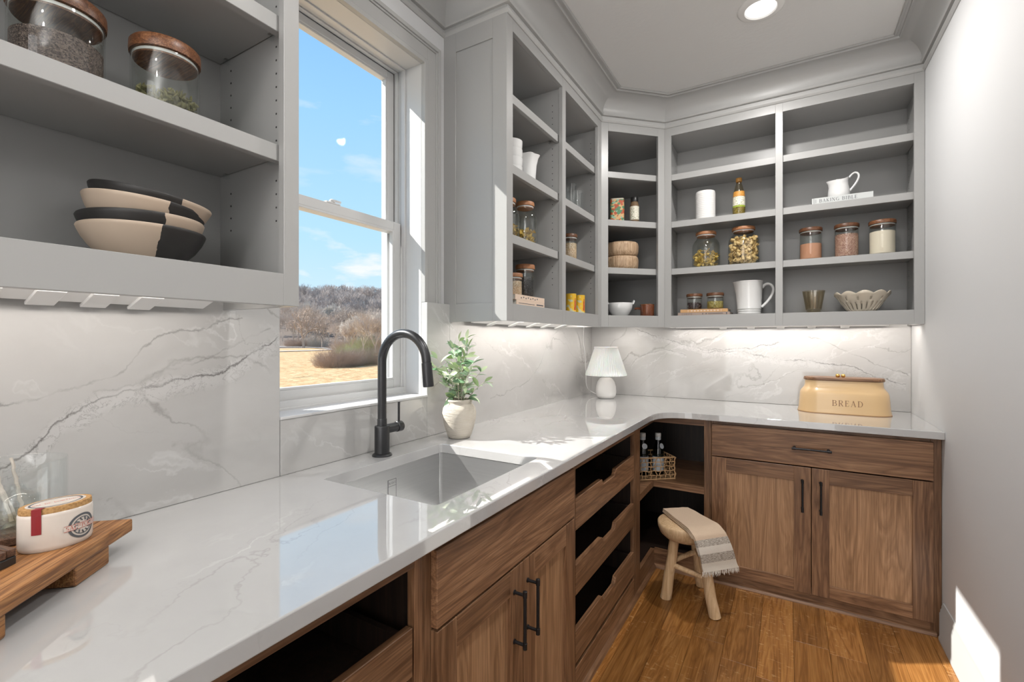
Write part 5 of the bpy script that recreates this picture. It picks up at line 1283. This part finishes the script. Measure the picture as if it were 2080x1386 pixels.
def tree_data(seed_, H_, levels, split, spread, trunk_r, up=.25, shrink=.74, sides=4, droop=0, tr=.22, minr=.010):
    rnd_ = random.Random(seed_); V = []; F = []
    def seg(p, d, l, r0, r1, ns):
        x = d.orthogonal().normalized(); y = d.cross(x); q = p+d*l; i0 = len(V)
        for c_, r_ in ((p, r0), (q, r1)):
            for k in range(ns): a = 2*PI*k/ns; V.append(tuple(c_+(x*math.cos(a)+y*math.sin(a))*r_))
        for k in range(ns): F.append((i0+k, i0+(k+1) % ns, i0+ns+(k+1) % ns, i0+ns+k))
        return q
    def grow(p, d, l, r_, lv_):
        ns = sides if lv_ < 3 else 3
        n_ = 2 if lv_ < 4 else 1
        for i in range(n_):
            d2 = (d+Vector((rnd_.uniform(-1, 1), rnd_.uniform(-1, 1), rnd_.uniform(-.5, 1)))*.16).normalized()
            p = seg(p, d2, l/n_, r_*(1-.2*i), r_*(.8-.1*i), ns); d = d2
        if lv_ >= levels: return
        for k in range(split if lv_ else split+1):
            a = 2*PI*(k/split)+rnd_.uniform(-.8, .8); x = d.orthogonal().normalized(); y = d.cross(x); sp = spread*rnd_.uniform(.55, 1.25)
            nd = (d*math.cos(sp)+(x*math.cos(a)+y*math.sin(a))*math.sin(sp)+Vector((0, 0, up-droop*lv_/levels))).normalized()
            grow(p, nd, l*shrink*rnd_.uniform(.75, 1.2), max(minr, r_*.62), lv_+1)
    grow(Vector((0, 0, 0)), Vector((0, 0, 1)), H_*tr, trunk_r, 0)
    zm = max(v[2] for v in V); k_ = H_/zm
    V = [(v[0]*k_, v[1]*k_, v[2]*k_) for v in V]
    return V, F
def mesh_of(name, V, F, mat):
    me = bpy.data.meshes.new(name); me.from_pydata(V, [], F); me.update(); me.materials.append(MATS[mat]); return me
TM = {'near': mesh_of('bare_tree', *tree_data(3, 9.5, 7, 3, .62, .24, .08, .76, 4, .35, .17, .014), 'bark_near'),
      'a': mesh_of('bare_tree', *tree_data(11, 10, 7, 3, .50, .15, .20, .77, 3, .1, .18, .013), 'bark_mid'),
      'b': mesh_of('bare_tree', *tree_data(12, 10, 7, 3, .42, .13, .30, .78, 3, 0, .18, .014), 'bark_pale'),
      'c': mesh_of('bare_tree', *tree_data(13, 10, 7, 3, .58, .14, .13, .77, 3, .2, .18, .013), 'bark_mid')}
def put_tree(kind, px, dist, sc_, rz, label, group=None, name='bare_tree', cat='tree'):
    p = outd(px, dist); o = bpy.data.objects.new(name, TM[kind]); COL.objects.link(o); o.location = (p.x, p.y, gh(p.x, p.y)-.1); o.scale = (sc_, sc_, sc_); o.rotation_euler = (0, 0, rz)
    return tag(o, label, cat, group)
put_tree('near', 617, 103, 1.02, .6, 'large dark spreading bare tree at the field edge left', 'bare trees beyond the field')
put_tree('c', 682, 96, .62, 2.2, 'small slender bare tree right of the large dark tree', 'bare trees beyond the field')
put_tree('near', 655, 112, .95, 2.9, 'bushy dark bare tree just behind the large tree', 'bare trees beyond the field')
random.seed(77)
for i in range(30):
    px = 560+ (i % 15)*17+random.uniform(-7, 7); dist = 118+random.uniform(0, 12)+(i//15)*22
    k = 'b' if 600 < px < 700 and i >= 15 else random.choice('aac')
    put_tree(k, px, dist, random.uniform(.8, 1.15), random.random()*6, 'bare woodland tree behind the large dark tree', 'bare trees of the woodland edge')
# woodland covering the hill: far more than can be counted
LV = [tree_data(31+i, 11, 5, 3, .5, .16, .22, .78, 3, 0, .2, .030) for i in range(3)]
V, F = [], []
for i in range(380):
    px = random.uniform(470, 860); dist = 150+150*random.random()**.8
    p = outd(px, dist); tv, tf = LV[i % 3]; k = random.uniform(.75, 1.1); a = random.random()*6.28; ca, sa = math.cos(a)*k, math.sin(a)*k; z0 = gh(p.x, p.y)-.3; i0 = len(V)
    V += [(p.x+v[0]*ca-v[1]*sa, p.y+v[0]*sa+v[1]*ca, z0+v[2]*k) for v in tv]; F += [tuple(i0+q for q in f_) for f_ in tf]
o = bpy.data.objects.new('woodland', mesh_of('woodland', V, F, 'bark_far')); COL.objects.link(o); tag(o, 'bare grey-brown woodland covering the distant hill', 'woodland', kind='stuff')
# brush thickets near the path
def brush(seed_, n_, h, w, mat):
    r_ = random.Random(seed_); V = []; F = []
    def strip_(p, q, wd):
        x = (q-p).orthogonal().normalized()*wd; y = (q-p).cross(x).normalized()*wd; i0 = len(V)
        V.extend([tuple(p-x), tuple(p+x), tuple(q)]); F.append((i0, i0+1, i0+2)); i0 += 3; V.extend([tuple(p-y), tuple(p+y), tuple(q)]); F.append((i0, i0+1, i0+2))
    for i in range(n_):
        a = r_.random()*2*PI; q = w*.5*math.sqrt(r_.random()); p = Vector((q*math.cos(a), q*math.sin(a), 0)); hh = h*r_.uniform(.35, 1.0)*(1-.5*(q/(w*.5))**2)
        d = Vector((math.cos(a)*.9*q/w+r_.uniform(-.4, .4), math.sin(a)*.9*q/w+r_.uniform(-.4, .4), 1)).normalized()
        for k in range(4):
            d = (d+Vector((r_.uniform(-.35, .35), r_.uniform(-.35, .35), r_.uniform(-.1, .2)))).normalized(); p2 = p+d*hh/4; strip_(p, p2+d*.02, .007-.001*k)
            for m_ in range(3):
                e_ = (d+Vector((r_.uniform(-1, 1), r_.uniform(-1, 1), r_.uniform(-.3, .6)))).normalized(); q2 = p2+e_*h*r_.uniform(.08, .2); strip_(p2, q2, .0035)
                strip_(q2, q2+(e_+Vector((r_.uniform(-1, 1), r_.uniform(-1, 1), r_.uniform(-.3, .6)))).normalized()*h*.09, .0028)
            p = p2
    return V, F
BM_ = {'red': mesh_of('brush', *brush(1, 640, 2.2, 3.4, 'x'), 'twig_red'), 'green': mesh_of('brush', *brush(2, 460, 2.4, 3.0, 'x'), 'spring_green'), 'pale': mesh_of('brush', *brush(3, 560, 3.0, 3.6, 'x'), 'bark_pale')}
bs = [('red', 678, 36, .80), ('red', 694, 37, .9), ('pale', 715, 38, .50), ('red', 733, 39, .85), ('green', 748, 40, .60), ('red', 768, 41, .9), ('pale', 790, 42, .55), ('green', 700, 56, .7), ('green', 735, 62, 1.1), ('green', 758, 66, 1.3), ('red', 715, 70, 1.5), ('red', 775, 64, 1.6), ('pale', 700, 84, 1.0), ('red', 600, 112, 1.3), ('pale', 640, 114, 1.3)]
for i, (px, dist, sc_, k) in enumerate(((712, 60, .48, 'a'), (738, 58, .52, 'b'), (762, 56, .55, 'a'), (785, 60, .6, 'c'), (725, 74, .62, 'b'), (750, 78, .70, 'a'), (775, 76, .75, 'b'), (705, 88, .62, 'b'))):
    put_tree(k, px, dist, sc_, i*1.9, 'young bare tree among the thickets right of the field', 'young trees among the thickets')
for i, (k, px, dist, sc_) in enumerate(bs):
    p = outd(px, dist); o = bpy.data.objects.new('brush_thicket', BM_[k]); COL.objects.link(o); o.location = (p.x, p.y, gh(p.x, p.y)-.05); o.scale = (sc_, sc_, sc_); o.rotation_euler = (0, 0, i*1.3)
    tag(o, {'red': 'brown leafless thicket between the field and woods', 'green': 'thicket with fresh yellow-green shoots near the path', 'pale': 'pale straw-coloured thicket between the field and woods'}[k], 'bush', {'red': 'brown thickets', 'green': 'greenish thickets', 'pale': 'pale thickets'}[k])
